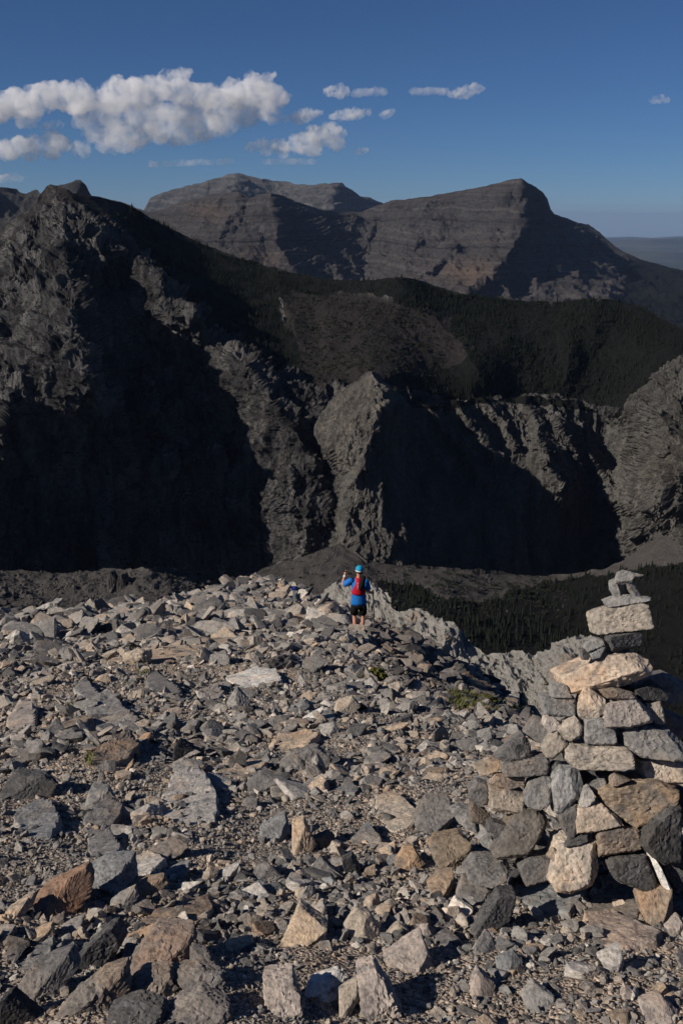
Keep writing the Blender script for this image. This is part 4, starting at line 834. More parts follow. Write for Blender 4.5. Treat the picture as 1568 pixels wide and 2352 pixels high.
G('R', [(840, 1500), (980, 1480), (1000, 1560), (860, 1580)], 'dark', 'layered dark rock left of the long flat tan rock', 'b')
G('R', [(600, 1490), (720, 1470), (780, 1540), (640, 1580)], 'pale', 'blocky pale rock below the flat grey stone')

# ---- the cairn: one thing, every stone a part
cairn = bpy.data.objects.new('cairn', None); COL.objects.link(cairn)
base = ground_hit(1420, 2000); cairn.location = base
tag(cairn, 'tall cairn of stacked tan and grey stones at the right edge', 'cairn')
def cairn_Y(px, py):
    return 4.30 - np.clip((py - 1312) / 740, 0, 1.2) * 0.62 + 0.12 * ((px - 1440) / 250) ** 2
CS = [
 ([(1085, 268), (1145, 245), (1200, 228), (1300, 238), (1366, 242), (1366, 262), (1310, 278), (1200, 290), (1105, 308)], 'grey', dict(tu=.5), 'flat grey plate under the bird-like top stone'),
 ([(1003, 375), (1010, 350), (1130, 310), (1300, 278), (1345, 290), (1360, 350), (1380, 440), (1200, 462), (1033, 482), (1015, 440)], 'sand', dict(ta=-.25, tu=.1, right=.05, bev=.2), 'big tan block near the top of the cairn'),
 ([(1085, 495), (1110, 485), (1310, 462), (1330, 500), (1325, 560), (1200, 592), (1125, 590), (1108, 545)], 'dark', dict(ta=.35, tu=-.1, right=.3), 'black stone carrying the tan block'),
 ([(935, 560), (955, 535), (1020, 503), (1068, 515), (1072, 540), (1000, 570), (960, 592)], 'grey', dict(tu=.9, right=.6), None),
 ([(915, 575), (940, 565), (980, 600), (970, 640), (925, 640)], 'mid', dict(ta=.4), None),
 ([(975, 600), (1060, 545), (1085, 560), (1075, 585), (1040, 625), (990, 637)], 'blue', dict(tu=.4, right=.6), None),
 ([(975, 640), (1090, 560), (1130, 590), (1170, 605), (1090, 625), (985, 675)], 'tan', dict(tu=1.2, ta=-.2, dY=.06), None),
 ([(805, 768), (900, 735), (985, 690), (1100, 615), (1190, 603), (1290, 610), (1360, 650), (1382, 710), (1365, 745), (1240, 800), (1130, 832), (1040, 822), (860, 872), (840, 835)], 'tan', dict(ta=-.35, tu=.25, right=.9, bev=.15), 'widest tan stone, wedge-shaped with a dark right end'),
 ([(1045, 840), (1130, 825), (1260, 855), (1285, 890), (1210, 903), (1090, 890)], 'brown', dict(tu=-.3), None),
 ([(1260, 830), (1400, 790), (1505, 870), (1480, 900), (1330, 905), (1280, 890)], 'dark', dict(ta=.4, tu=.5, dY=.06), None),
 ([(735, 810), (825, 800), (850, 860), (870, 888), (735, 882)], 'blue', dict(tu=.3, right=.3), None),
 ([(675, 885), (720, 880), (885, 890), (897, 960), (880, 1000), (760, 1005), (690, 990), (680, 940)], 'blue', dict(tu=.35, right=.4), None),
 ([(940, 830), (975, 822), (1060, 890), (1085, 900), (1085, 985), (960, 1050), (905, 1020), (903, 960)], 'sand', dict(ta=-.3, tu=.1, right=1.1), None),
 ([(1085, 930), (1130, 920), (1285, 888), (1340, 940), (1385, 1000), (1375, 1040), (1210, 1082), (1060, 1078), (1075, 1000)], 'pink', dict(tu=.4), None),
 ([(1330, 915), (1435, 903), (1470, 1040), (1465, 1055), (1385, 1048), (1370, 990), (1340, 950)], 'sand', dict(ta=-.1, tu=.1, dY=.05), None),
 ([(955, 1030), (1000, 1020), (1065, 1020), (1140, 1085), (1150, 1170), (1115, 1198), (960, 1192), (942, 1150), (945, 1080)], 'grey', dict(ta=-.1, tu=.15, right=.5), None),
 ([(1200, 1110), (1215, 1080), (1330, 1078), (1500, 1105), (1580, 1170), (1580, 1280), (1480, 1288), (1270, 1255), (1200, 1190)], 'grey', dict(tu=.45, ta=-.1, right=.6), 'grey block jutting at the right edge of the cairn'),
 ([(680, 1060), (690, 1010), (740, 1003), (805, 1060), (790, 1090), (720, 1105)], 'pink', dict(right=.5), None),
 ([(775, 1095), (880, 995), (935, 1065), (925, 1120), (850, 1165), (820, 1150)], 'sand', dict(ta=-.2), None),
 ([(680, 1210), (770, 1095), (840, 1170), (815, 1215), (740, 1280), (700, 1265)], 'sand', dict(ta=-.25), None),
 ([(560, 1110), (640, 1020), (690, 1030), (745, 1110), (690, 1180), (600, 1150)], 'mid', dict(tu=.5, dY=.1), None),
 ([(375, 1265), (500, 1160), (560, 1130), (600, 1180), (600, 1260), (500, 1285), (430, 1295)], 'mid', dict(tu=.5, right=.8), None),
 ([(490, 1195), (520, 1178), (600, 1200), (600, 1265), (510, 1285)], 'dark', dict(ta=.3), None),
 ([(825, 1225), (860, 1195), (1200, 1200), (1250, 1230), (1265, 1330), (1090, 1355), (900, 1345), (840, 1300)], 'sand', dict(tu=.3, ta=-.12, right=.3), 'long tan block in the middle of the cairn'),
 ([(248, 1325), (340, 1285), (400, 1285), (425, 1330), (350, 1365), (275, 1385)], 'tan', dict(tu=.5), None),
 ([(425, 1310), (540, 1285), (700, 1262), (720, 1280), (712, 1370), (550, 1395), (440, 1398)], 'mid', dict(tu=.2), None),
 ([(715, 1330), (760, 1300), (870, 1330), (750, 1390), (715, 1380)], 'dark', dict(dY=.05), None),
 ([(740, 1440), (760, 1390), (800, 1345), (900, 1338), (940, 1400), (930, 1500), (870, 1560), (790, 1640), (758, 1630), (770, 1530)], 'blue', dict(ta=-.15, right=.9), 'tall grey stone standing on end in the cairn'),
 ([(565, 1540), (610, 1440), (690, 1395), (730, 1400), (738, 1540), (715, 1570), (640, 1605), (575, 1580)], 'blue', dict(tu=.3), None),
 ([(350, 1480), (440, 1470), (560, 1500), (572, 1580), (520, 1640), (420, 1630), (350, 1610)], 'sand', dict(ta=-.2, tu=.3, right=.7), None),
 ([(345, 1440), (380, 1390), (450, 1400), (560, 1385), (560, 1440), (440, 1480)], 'brown', dict(tu=.2), None),
 ([(915, 1560), (945, 1480), (975, 1455), (1000, 1480), (1008, 1540), (960, 1585), (920, 1590)], 'pale', dict(ta=-.3), None),
 ([(970, 1445), (1070, 1405), (1085, 1415), (1080, 1450), (1005, 1500)], 'mid', dict(tu=.4, dY=.05), None),
 ([(1115, 1410), (1140, 1372), (1240, 1410), (1150, 1450), (1118, 1450)], 'brown', dict(), None),
 ([(1030, 1500), (1080, 1470), (1330, 1430), (1430, 1425), (1550, 1480), (1530, 1570), (1270, 1718), (1230, 1700), (1090, 1590)], (0.42, 0.315, 0.215), dict(ta=-.12, tu=.05, right=.15, bev=.15), 'largest brown stone, kite-shaped, low in the cairn'),
 ([(890, 1660), (910, 1600), (1060, 1570), (1190, 1680), (1180, 1700), (980, 1745), (895, 1750)], 'tan', dict(ta=-.2, tu=.3), None),
 ([(785, 1650), (900, 1580), (905, 1620), (888, 1720), (890, 1770), (845, 1785), (810, 1740)], 'mid', dict(ta=.1), None),
 ([(1305, 1290), (1380, 1280), (1580, 1300), (1580, 1435), (1430, 1420), (1340, 1440), (1320, 1400)], 'sand', dict(tu=.3, right=.4, dY=.05), None),
 ([(1030, 1770), (1045, 1745), (1180, 1720), (1300, 1740), (1315, 1850), (1250, 1880), (1040, 1910)], 'brown', dict(ta=.05, tu=0), None),
 ([(1310, 1830), (1345, 1760), (1400, 1690), (1500, 1610), (1590, 1600), (1590, 1930), (1460, 1960), (1370, 1900)], 'dark', dict(ta=.25, tu=.1, dY=-.06), 'big black stone cut by the right edge, low in the cairn'),
 ([(810, 1840), (850, 1790), (960, 1760), (965, 1800), (900, 1830)], 'dark', dict(), None),
 ([(350, 1880), (500, 1720), (560, 1600), (640, 1610), (720, 1680), (700, 1740), (560, 1900), (370, 1916)], (0.2, 0.175, 0.15), dict(ta=-.2, tu=.5, right=.8), 'long speckled slab leaning on the left foot of the cairn'),
 ([(255, 1780), (330, 1730), (375, 1810), (350, 1860), (290, 1830)], 'grey', dict(), None),
 ([(330, 1690), (360, 1680), (490, 1710), (480, 1750), (370, 1790), (320, 1740)], 'dark', dict(right=.8), None),
 ([(210, 1600), (240, 1560), (340, 1640), (330, 1700), (215, 1680)], 'brown', dict(right=.8), None),
 ([(95, 1620), (150, 1595), (215, 1610), (270, 1700), (270, 1750), (140, 1690)], 'grey', dict(tu=.6), None),
 ([(210, 1470), (260, 1425), (330, 1440), (335, 1560), (270, 1590), (215, 1540)], 'mid', dict(right=.7), None),
]
CB = [([(955, 410), (1010, 260), (1060, 245), (1180, 240), (1192, 370), (1150, 442), (1060, 482), (990, 467)], 'sand', dict(ta=-.2, tu=.35, right=.7), 'rounded tan-grey boulder at the foot of the cairn'),
 ([(1235, 350), (1250, 315), (1410, 305), (1420, 350), (1462, 440), (1400, 472), (1270, 420)], 'dark', dict(ta=.15, tu=.1), None),
 ([(820, 360), (870, 313), (960, 318), (982, 350), (950, 412), (850, 440)], 'mid', dict(tu=.4), None),
 ([(570, 370), (620, 333), (740, 330), (777, 360), (760, 412), (690, 440), (590, 422)], 'mid', dict(tu=.6), None),
 ([(945, 300), (975, 265), (1005, 290), (985, 325)], 'tan', dict(), None),
 ([(1412, 290), (1436, 288), (1525, 462), (1490, 472)], 'white', dict(ta=-.4), 'thin white quartz edge at the right foot of the cairn'),
 ([(1436, 290), (1590, 250), (1590, 440), (1530, 460)], 'dark', dict(dY=.05), None)]
k = 0
for fr, L_ in (('C', CS), ('B', CB)):
    for poly, colour, kw, lab in L_:
        P2 = to_px(fr, poly); kw = dict(kw); dY = kw.pop('dY', 0)
        c2 = P2.mean(0); hitb = ground_hit(c2[0], P2[:, 1].max() - 4)[1]; hitb = 99 if np.isnan(hitb) else hitb
        Y = min(cairn_Y(*c2), hitb + 0.10) + dY
        st = dict(ta=-0.1, tu=0.2, thick=0.9, bev=0.3, right=0.4); st.update(kw)
        me, cen = traced_rock(P2, Y, seed=300 + k, sub=5 if np.ptp(P2[:, 0]) > 75 else 4, **st)
        o = link('stone', me, M_ROCK, cairn); o.location = Vector(cen) - Vector(base); cc = np.array(TINT[colour] if isinstance(colour, str) else colour); cc = (cc * .82 + cc.mean() * .18) * [1.0, .8, 1.08, .9, .72][k % 5]; o.color = (*cc, 1)
        if lab: o['label'] = lab
        HERO.append((P2.min(0), P2.max(0), o)); k += 1
# the bird-like stone on top: three lobes grown into one mesh
lobes = [[(1118, 140), (1150, 126), (1172, 180), (1188, 238), (1135, 238), (1113, 190)], [(1140, 152), (1150, 120), (1165, 82), (1200, 68), (1242, 78), (1262, 108), (1244, 142), (1190, 158)], [(1225, 76), (1290, 95), (1325, 98), (1312, 109), (1250, 116)], [(1195, 140), (1250, 130), (1285, 190), (1312, 240), (1258, 240), (1225, 195)], [(1135, 140), (1250, 130), (1275, 200), (1285, 238), (1150, 238)]]
bmj = bmesh.new(); ref = at(*to_px('C', [(1215, 150)])[0], cairn_Y(1440, 1320))
for j, lb in enumerate(lobes):
    P2 = to_px('C', lb); me, cen = traced_rock(P2, cairn_Y(1440, 1320) + [0, 0, 0, 0, .045][j], ta=[-.3, -.2, .1, .45, .6][j], tu=[.25, .25, .25, .25, -.3][j], thick=[.9, .8, .6, .9, .5][j], seed=400 + j, sub=4)
    me.transform(Matrix.Translation(Vector(cen) - Vector(ref))); bmj.from_mesh(me); bpy.data.meshes.remove(me)
me = bpy.data.meshes.new('stone'); bmj.to_mesh(me); bmj.free()
o = link('stone', me, M_ROCK, cairn); o.location = Vector(ref) - Vector(base); o.color = (0.24, 0.235, 0.225, 1); o['label'] = 'arched bird-like grey stone on the very top'
# hearting stones inside the pile, tinted dark to paint shade into the gaps
rs = np.random.RandomState(5)
for j in range(46):
    py = rs.uniform(1560, 2060); spread = 40 + (py - 1500) * 0.30
    px = 1440 + rs.uniform(-1, 1) * spread * (1.35 if rs.rand() < .6 else .8); Y = cairn_Y(px, py) + rs.uniform(0.24, 0.42); hb = ground_hit(px, py)[1]
    if not np.isnan(hb): Y = min(Y, hb + .12)
    s_ = rs.uniform(34, 60); P2 = np.array([(px + s_ * math.cos(a) * 1.2, py + s_ * .75 * math.sin(a)) for a in np.linspace(0, 6.28, 7)[:-1] + rs.uniform(0, 1)])
    me, cen = traced_rock(P2, Y, seed=500 + j, sub=3, tu=.3); o = link('stone', me, M_ROCK, cairn); o.location = Vector(cen) - Vector(base); o.color = (*TINT[['mid', 'char', 'dark', 'mid'][j % 4]], 1)

# ---- medium stones of the ridge, each a piece of the ground
shapes = [loose_stone(900 + k, 4, (1, .75, [.2, .28, .38, .5][k % 4]), 10, 0.05) for k in range(16)]
for me in shapes: me.materials.append(M_ROCK)
rs = np.random.RandomState(23); n_placed = 0
pal = ['grey', 'mid', 'pale', 'pink', 'blue', 'sand', 'dark', 'grey', 'mid', 'tan', 'brown', 'pale']
cand = 0
while n_placed < 290 and cand < 3000:
    cand += 1
    px, py = rs.uniform(-20, 1588), 1380 + 1000 * rs.uniform(0, 1) ** 1.0
    h = ground_hit(px, py)
    if np.isnan(h[0]): continue
    big = rs.uniform(0, 1) ** 2.2; wpx = (26 + 62 * big) * (0.45 + 0.55 * sstep(1350, 2000, py)) * 1.15
    if any(a[0] - wpx * .35 < px < b_[0] + wpx * .35 and a[1] - wpx * .3 < py < b_[1] + wpx * .3 for a, b_, _ in HERO): continue
    if rockiness(np.array([h[0]]), np.array([h[1]]))[0] < rs.uniform(0, .75): continue
    d = wpx / F_PX * np.linalg.norm(h)
    o = bpy.data.objects.new('stone', shapes[rs.randint(16)]); COL.objects.link(o); o.parent = ground
    o.location = (h[0], h[1], gz(h[0], h[1]) + d * 0.06); o.rotation_euler = (rs.normal(0, .3) - .32, rs.normal(0, .3), rs.uniform(0, 6.28)); o.scale = (d, d * rs.uniform(.8, 1.2), d * rs.uniform(.8, 1.3))
    cc = TINT[pal[rs.randint(len(pal))]]; kf = rs.uniform(.8, 1.15); o.color = (cc[0] * kf, cc[1] * kf, cc[2] * kf, 1)
    n_placed += 1
# ================================================================== TREES, SCRUB, BOULDERS OF THE VALLEY
def plain_mat(name, col, rough=0.8, var=0.25, scale=30.0, spec=0.2, metal=0.0, coord='Object', bump=0.0):
    m, nt, b = new_mat(name); N = NB(nt); b.inputs['Roughness'].default_value = rough; b.inputs['Specular IOR Level'].default_value = spec; b.inputs['Metallic'].default_value = metal
    P = N.n('ShaderNodeTexCoord').outputs['Object'] if coord == 'Object' else N.pos()
    nz = N.noise(P, scale, 5, 0.6); c0 = tuple(v * (1 - var) for v in col); c1 = tuple(min(1, v * (1 + var)) for v in col)
    N.set(b.inputs['Base Color'], N.mix(N.ramp(nz, [(0.3, 0.0), (0.7, 1.0)]), c0, c1))
    if bump: N.set(b.inputs['Normal'], N.bump(nz, 0.6, bump))
    return m
M_NEEDLE = plain_mat('spruce_needles', (0.009, 0.012, 0.0075), 0.9, 0.4, 1.5, 0.1, coord='pos'); M_BARK = plain_mat('spruce_bark', (0.06, 0.05, 0.042), 0.9, 0.3, 5.0, 0.1, coord='pos')
def conifer(seed, slim=1.0):
    """one metre tall: crown of drooping ragged whorls and a tapered trunk"""
    rs = np.random.RandomState(seed); V, Fc = [], []
    nl = 7
    for k in range(nl):
        z0 = 0.10 + 0.86 * (k / nl) ** 0.95; z1 = min(1.0, z0 + 0.26 * (1 - 0.5 * k / nl)); r = 0.17 * slim * (1 - k / nl) ** 0.8 + 0.018
        b0 = len(V); V.append((rs.normal() * .006, rs.normal() * .006, z1)); m = 8
        for j in range(m):
            a = 6.283 * (j + rs.uniform(-.25, .25)) / m; q = r * (rs.uniform(.55, .8) if j % 2 else rs.uniform(.85, 1.25))
            V.append((q * math.cos(a), q * math.sin(a), z0 - (0.03 if j % 2 == 0 else -0.02) + rs.normal() * .01))
        Fc += [(b0, b0 + 1 + j, b0 + 1 + (j + 1) % m) for j in range(m)]
    crown = raw_mesh('crown', V, Fc); crown.materials.append(M_NEEDLE)
    T = [(0.022 * (1 - t) * math.cos(a) + .004 * math.cos(a), 0.022 * (1 - t) * math.sin(a) + .004 * math.sin(a), t * .9) for t in (0, 1) for a in np.linspace(0, 6.283, 7)[:-1]]
    trunk = raw_mesh('trunk', T, [(j, (j + 1) % 6, 6 + (j + 1) % 6, 6 + j) for j in range(6)]); trunk.materials.append(M_BARK)
    return crown, trunk
CON = [conifer(k, [1.0, 0.8, 1.15, 0.7, 0.95][k]) for k in range(5)]
tsrc = bpy.data.collections.new('spruce_source')
for k, (c, t) in enumerate(CON):
    bm = bmesh.new(); bm.from_mesh(c); bm.from_mesh(t); me = bpy.data.meshes.new('spruce'); bm.to_mesh(me); bm.free(); me.materials.append(M_NEEDLE); tsrc.objects.link(bpy.data.objects.new(f'spruce_{k}', me))
ssrc = bpy.data.collections.new('scrub_source')
M_SHRUB = plain_mat('juniper_leaves', (0.026, 0.032, 0.02), 0.9, 0.4, 2.0, 0.1, coord='pos')
def shrub_mesh(seed):
    rs = np.random.RandomState(seed); V, Fc = [], []
    for k in range(46):
        d = rs.normal(size=3); d[2] = abs(d[2]); d /= np.linalg.norm(d); c = d * rs.uniform(.25, .62, 3) * np.array([1, 1, .8]); b0 = len(V)
        for j in range(3): V.append(tuple(c + rs.normal(size=3) * .16))
        Fc.append((b0, b0 + 1, b0 + 2))
    me = raw_mesh('shrub', V, Fc); me.materials.append(M_SHRUB); return me
SHR = [shrub_mesh(60 + k) for k in range(5)]
for k, me in enumerate(SHR): ssrc.objects.link(bpy.data.objects.new(f'scrub_{k}', me))

rs = np.random.RandomState(31)
def pick(P, mask, n):
    """n random points on a sheet where mask holds, weighted by cell size"""
    a = P[:-1, :-1]; e1 = P[1:, :-1] - a; e2 = P[:-1, 1:] - a
    ar = np.linalg.norm(np.cross(e1, e2), axis=-1) * mask[:-1, :-1]; ar = np.minimum(ar, np.percentile(ar[ar > 0], 97) if (ar > 0).any() else 1)
    w = ar.ravel() / ar.sum(); i = rs.choice(len(w), n, p=w); u, v = rs.uniform(0, 1, n), rs.uniform(0, 1, n)
    A = a.reshape(-1, 3)[i]; return A + e1.reshape(-1, 3)[i] * u[:, None] + e2.reshape(-1, 3)[i] * v[:, None]
def scat(name, pts, size, coll, ncoll, mat, label, tilt=0.04, sq=(.85, 1.2)):
    n = len(pts); rot = np.stack([rs.normal(0, tilt, n), rs.normal(0, tilt, n), rs.uniform(0, 6.28, n)], -1)
    o = scatter(name, pts, rot, size[:, None] * rs.uniform(sq[0], sq[1], (n, 3)), rs.randint(0, ncoll, n), coll, mat); return tag(o, label, kind='stuff')
vis = (MPX > -250) & (MPX < 1800)
clump = sstep(-.25, .25, fbm(P_MASSIF / 45., 4, off=6.1))
m1 = (WOOD > .5) * (0.15 + clump) * vis
f1 = pick(P_MASSIF, m1, 15000)
edge = pick(P_MASSIF, ((fbm(P_MASSIF / 30., 3, off=2.7) > .1) & inpoly(MPX, MPY, [(560, 640), (720, 660), (930, 690), (1100, 760), (1100, 900), (900, 890), (700, 880), (620, 760)])) * 1.0, 900)
vright = (VFO > .5) & (VPX > 820) & (VPX < 1750)
f2 = pick(P_VAL, vright * (0.1 + sstep(-.2, .3, fbm(P_VAL / 30., 3, off=1.2))), 2600)
f3 = pick(P_PIL, inpoly(PPX, PPY, [(930, 890), (1430, 885), (1400, 950), (1250, 935), (1150, 930), (1050, 945), (960, 930)]) * 1.0, 500)
pts = np.concatenate([f1, edge, f2, f3]); hgt = np.concatenate([np.clip(rs.lognormal(1.25, .38, len(f1)), 1.3, 8), rs.uniform(1.6, 4.0, len(edge)), rs.uniform(3.5, 8, len(f2)), rs.uniform(2.5, 5, len(f3))])
forest = scat('forest', pts - np.array([0, 0, .3]), hgt, tsrc, 5, M_NEEDLE, 'dense dark spruce forest covering the ridge and the valley')
b1 = pick(P_MASSIF, ((fbm(P_MASSIF / 25., 3, off=4.7) > -.05) & inpoly(MPX, MPY, [(650, 670), (960, 700), (1090, 790), (1000, 860), (880, 890), (710, 870)])) * 1.0, 1500)
b2 = pick(P_PIL, ((fbm(P_PIL / 20., 3, off=9.7) > 0) & inpoly(PPX, PPY, [(1400, 960), (1568, 820), (1800, 760), (1800, 900), (1568, 970), (1430, 1060)])) * 1.0, 420)
b3 = pick(P_VAL, (inpoly(VPX, VPY, [(380, 1310), (480, 1340), (620, 1320), (650, 1350), (1000, 1350), (1010, 1310), (1300, 1340), (1300, 1420), (1000, 1400), (700, 1420), (380, 1400)])) * (0.2 + sstep(0, .4, fbm(P_VAL / 22., 3, off=5.2))), 700)
pts = np.concatenate([b1, b2, b3]); scrub = scat('scrub', pts, rs.uniform(1.0, 3.4, len(pts)), ssrc, 5, M_SHRUB, 'low dark scrub dotted over the scree slopes')
bl = pick(P_VAL, inpoly(VPX, VPY, [(-60, 1305), (480, 1320), (480, 1420), (-60, 1420)]) * (.2 + sstep(-.1, .4, fbm(P_VAL / 25., 3, off=8.2))), 1100)
M_VROCK = mountain_mat('valley_boulder', (0.07, 0.066, 0.062), (0.15, 0.14, 0.13), (0.12, 0.112, 0.105), 6, bumpd=.3)
bl = np.concatenate([bl, pick(P_VAL, inpoly(VPX, VPY, [(560, 1300), (780, 1255), (860, 1290), (1300, 1320), (1300, 1420), (600, 1420)]) * (.15 + sstep(-.1, .4, fbm(P_VAL / 18., 3, off=3.2))), 1500)])
vsrc = source_collection('boulder_source', [loose_stone(700 + k, 3, (1, .8, .7), 9) for k in range(6)], M_VROCK)
scat('boulder_debris', bl, np.where(np.arange(len(bl)) < 1100, 1.0, .6) * np.clip(1.1 * (1 - rs.uniform(0, .97, len(bl))) ** (-1 / 2.2), 1.1, 6.0), vsrc, 6, M_VROCK, 'fallen boulders strewn over the dim valley floor', .5)

# countable spruces in the stand beyond the pale spur
STAND = [(885, 1345), (960, 1350), (1010, 1392), (1110, 1384), (1250, 1440), (1285, 1468), (1230, 1502), (1150, 1497), (1090, 1492), (1050, 1440), (960, 1397), (910, 1397)]
tp = pick(P_VAL, inpoly(VPX, VPY, STAND) * (.15 + sstep(-.1, .4, fbm(P_VAL / 26., 3, off=1.9))), 150)
qx, qy = proj(tp); order = np.argsort(-qy)
for i, k in enumerate(order):
    p = tp[k]; c, t = CON[rs.randint(5)]; h = rs.uniform(5.5, 10.5)
    tr = bpy.data.objects.new('spruce_tree', None); COL.objects.link(tr); tr.location = (p[0], p[1], p[2] - .3); tr.scale = (h, h, h); tr.rotation_euler = (0, 0, rs.uniform(0, 6.28)); tr.empty_display_size = .1
    link('crown', c, None, tr); link('trunk', t, None, tr)
    tag(tr, 'slim dark spruce in the stand beyond the pale rock spur', 'tree', 'spruces in the stand beyond the pale spur')
ORD = 'first second third fourth fifth sixth seventh eighth ninth tenth eleventh twelfth thirteenth fourteenth fifteenth sixteenth seventeenth'.split()
for k, (px, py, s_) in enumerate(sorted([(722, 1302, 2.2), (742, 1322, 2.6), (700, 1318, 2.0), (765, 1300, 1.8), (790, 1275, 1.6), (802, 1318, 3.0), (840, 1330, 2.6), (868, 1316, 2.4), (885, 1340, 3.0), (905, 1318, 2.0), (930, 1322, 2.2), (690, 1335, 2.4), (716, 1340, 2.8), (670, 1310, 1.8), (655, 1328, 2.0), (950, 1300, 2.4), (975, 1330, 2.6)])):
    d2 = (VPX - px) ** 2 + (VPY - py) ** 2; i = np.unravel_index(d2.argmin(), d2.shape); p = P_VAL[i]
    o = link('shrub', SHR[k % 5], None); o.location = p; o.scale = (s_ * 1.3,) * 3; o.rotation_euler = (0, 0, k * 1.3)
    tag(o, ORD[k] + ' of the dark shrubs on the grey talus fan, counted from the left', 'shrub', 'shrubs on the talus fan')
# the twin rock spire in the boulder field
sp = bpy.data.objects.new('rock_spire', None); COL.objects.link(sp); d2 = (VPX - 268) ** 2 + (VPY - 1352) ** 2; sp.location = P_VAL[np.unravel_index(d2.argmin(), d2.shape)]
tag(sp, 'dark twin-pointed rock spire rising from the boulder field at left', 'rock spire')
for poly, sd in (([(246, 1365), (247, 1335), (251, 1314), (258, 1310), (264, 1322), (268, 1345), (268, 1368)], 1), ([(266, 1368), (270, 1330), (277, 1316), (286, 1318), (291, 1332), (290, 1368)], 2)):
    me, cen = traced_rock(np.array(poly, float), sp.location.y, ta=.1, tu=.1, thick=.8, seed=600 + sd, sub=4, rough=2.2)
    me.materials.append(M_VROCK); o = link('pinnacle', me, None, sp); o.location = Vector(cen) - sp.location

# ================================================================== GRASS AND MOSS
def blades(name, polys, n, hgt, label, colr, seed):
    rs = np.random.RandomState(seed); V, Fc = [], []
    pl_ = [np.array(p, float) for p in polys]; C = []
    for p in pl_:
        q = rs.uniform(p.min(0), p.max(0), (n * 3, 2)); q = q[inpoly(q[:, 0], q[:, 1], p)]
        q = q[fbm(np.c_[q[:, 0] / 14, q[:, 1] / 8, np.full(len(q), seed)], 2) > -.12]; C.append(q[:n // len(pl_)])
    for px, py in np.concatenate(C):
        h = ground_hit(px, py); z = h[2] + .012; L = hgt * rs.uniform(.5, 1.4); a = rs.uniform(0, 6.28); lean = rs.uniform(.2, 1.0) * L; wd = L * .09 + .0015
        b0 = len(V); ca, sa = math.cos(a), math.sin(a)
        V += [(h[0] - wd * sa, h[1] + wd * ca, z - .005), (h[0] + wd * sa, h[1] - wd * ca, z - .005), (h[0] + lean * ca, h[1] + lean * sa, z + L)]; Fc.append((b0, b0 + 1, b0 + 2))
    m = plain_mat(name + '_blades', colr, 0.8, 0.5, 9.0, 0.2, coord='pos')
    return tag(link(name, raw_mesh(name, V, Fc), m), label, kind='stuff')
blades('grass', [[(1000, 1612), (1040, 1592), (1100, 1598), (1150, 1612), (1200, 1640), (1170, 1650), (1110, 1640), (1050, 1635)]], 3600, .085, 'sparse green grass among stones left of the cairn', (0.085, 0.088, 0.03), 1)
blades('grass', [[(480, 1378), (560, 1376), (650, 1392), (600, 1402), (500, 1396)], [(560, 1366), (620, 1362), (640, 1372), (580, 1378)]], 1100, .10, 'thin green grass on the far crest of the ridge', (0.12, 0.12, 0.045), 2)
blades('grass', [[(195, 1745), (212, 1735), (222, 1755), (205, 1762)], [(315, 1545), (340, 1538), (345, 1550), (320, 1556)], [(140, 1628), (165, 1618), (170, 1632), (145, 1640)]], 240, .05, 'tiny tufts of grass between the slabs at left', (0.11, 0.12, 0.04), 3)
M_MOSS = plain_mat('cushion_moss', (0.08, 0.075, 0.02), 0.95, 0.6, 40.0, 0.1, coord='pos', bump=.01)
def moss(px0, px1, py, hgt, label):
    c = ground_hit((px0 + px1) / 2, py); R = (px1 - px0) / 2 * np.linalg.norm(c) / F_PX; V, Fc = ICO[4]
    p = V * np.array([R, R * 1.1, hgt]); p = p * (1 + .18 * fbm(V * 2.3 + px0, 4) + .10 * fbm(V * 11 + px0, 3))[:, None]
    o = link('moss_cushion', raw_mesh('moss_cushion', p, Fc), M_MOSS); o.location = (c[0], c[1], gz(c[0], c[1]) + .05); o.rotation_euler = (-.33, 0, 0); return tag(o, label, 'moss')
moss(834, 890, 1568, .16, 'olive-green moss cushion among white rocks, middle of the slope')
moss(1080, 1140, 1616, .10, 'dark green moss hump in the grass left of the cairn')

# ================================================================== TRAIL MARKER
hp = ground_hit(676, 1396); post = bpy.data.objects.new('trail_marker', None); COL.objects.link(post); post.location = (hp[0], hp[1], gz(hp[0], hp[1]) - .05)
tag(post, 'slim steel trail marker post with a small blue square sign', 'sign post')
mp = np.linalg.norm(hp) / F_PX; ph = 44 * mp / math.cos(math.radians(21)); bs = 9.2 * mp
def box(bm, c, s_):
    r = bmesh.ops.create_cube(bm, size=1.0); bmesh.ops.scale(bm, vec=s_, verts=r['verts']); bmesh.ops.translate(bm, vec=c, verts=r['verts']); return r['verts']
def bm_obj(name, bm, mat, parent=None, smooth=False):
    me = bpy.data.meshes.new(name); bm.to_mesh(me); bm.free()
    if smooth: me.polygons.foreach_set('use_smooth', np.ones(len(me.polygons), bool))
    return link(name, me, mat, parent)
M_STEEL = plain_mat('galvanised_steel', (0.22, 0.26, 0.29), 0.5, 0.25, 14, 0.4, 0.3); M_BLUE = plain_mat('blue_sign_paint', (0.006, 0.018, 0.26), 0.5, 0.1, 8, 0.3); M_CREAM = plain_mat('cream_paint', (0.62, 0.60, 0.47), 0.7, 0.15, 20, 0.2); M_DOT = plain_mat('white_paint', (0.75, 0.77, 0.78), 0.6, 0.05, 8)
bm = bmesh.new(); w_ = 6.2 * mp
box(bm, (0, 0, ph / 2), (w_, .008, ph)); box(bm, (-w_ / 2 + .004, .03, ph / 2), (.008, .055, ph)); box(bm, (w_ / 2 - .004, .03, ph / 2), (.008, .055, ph)); bm_obj('post', bm, M_STEEL, post)
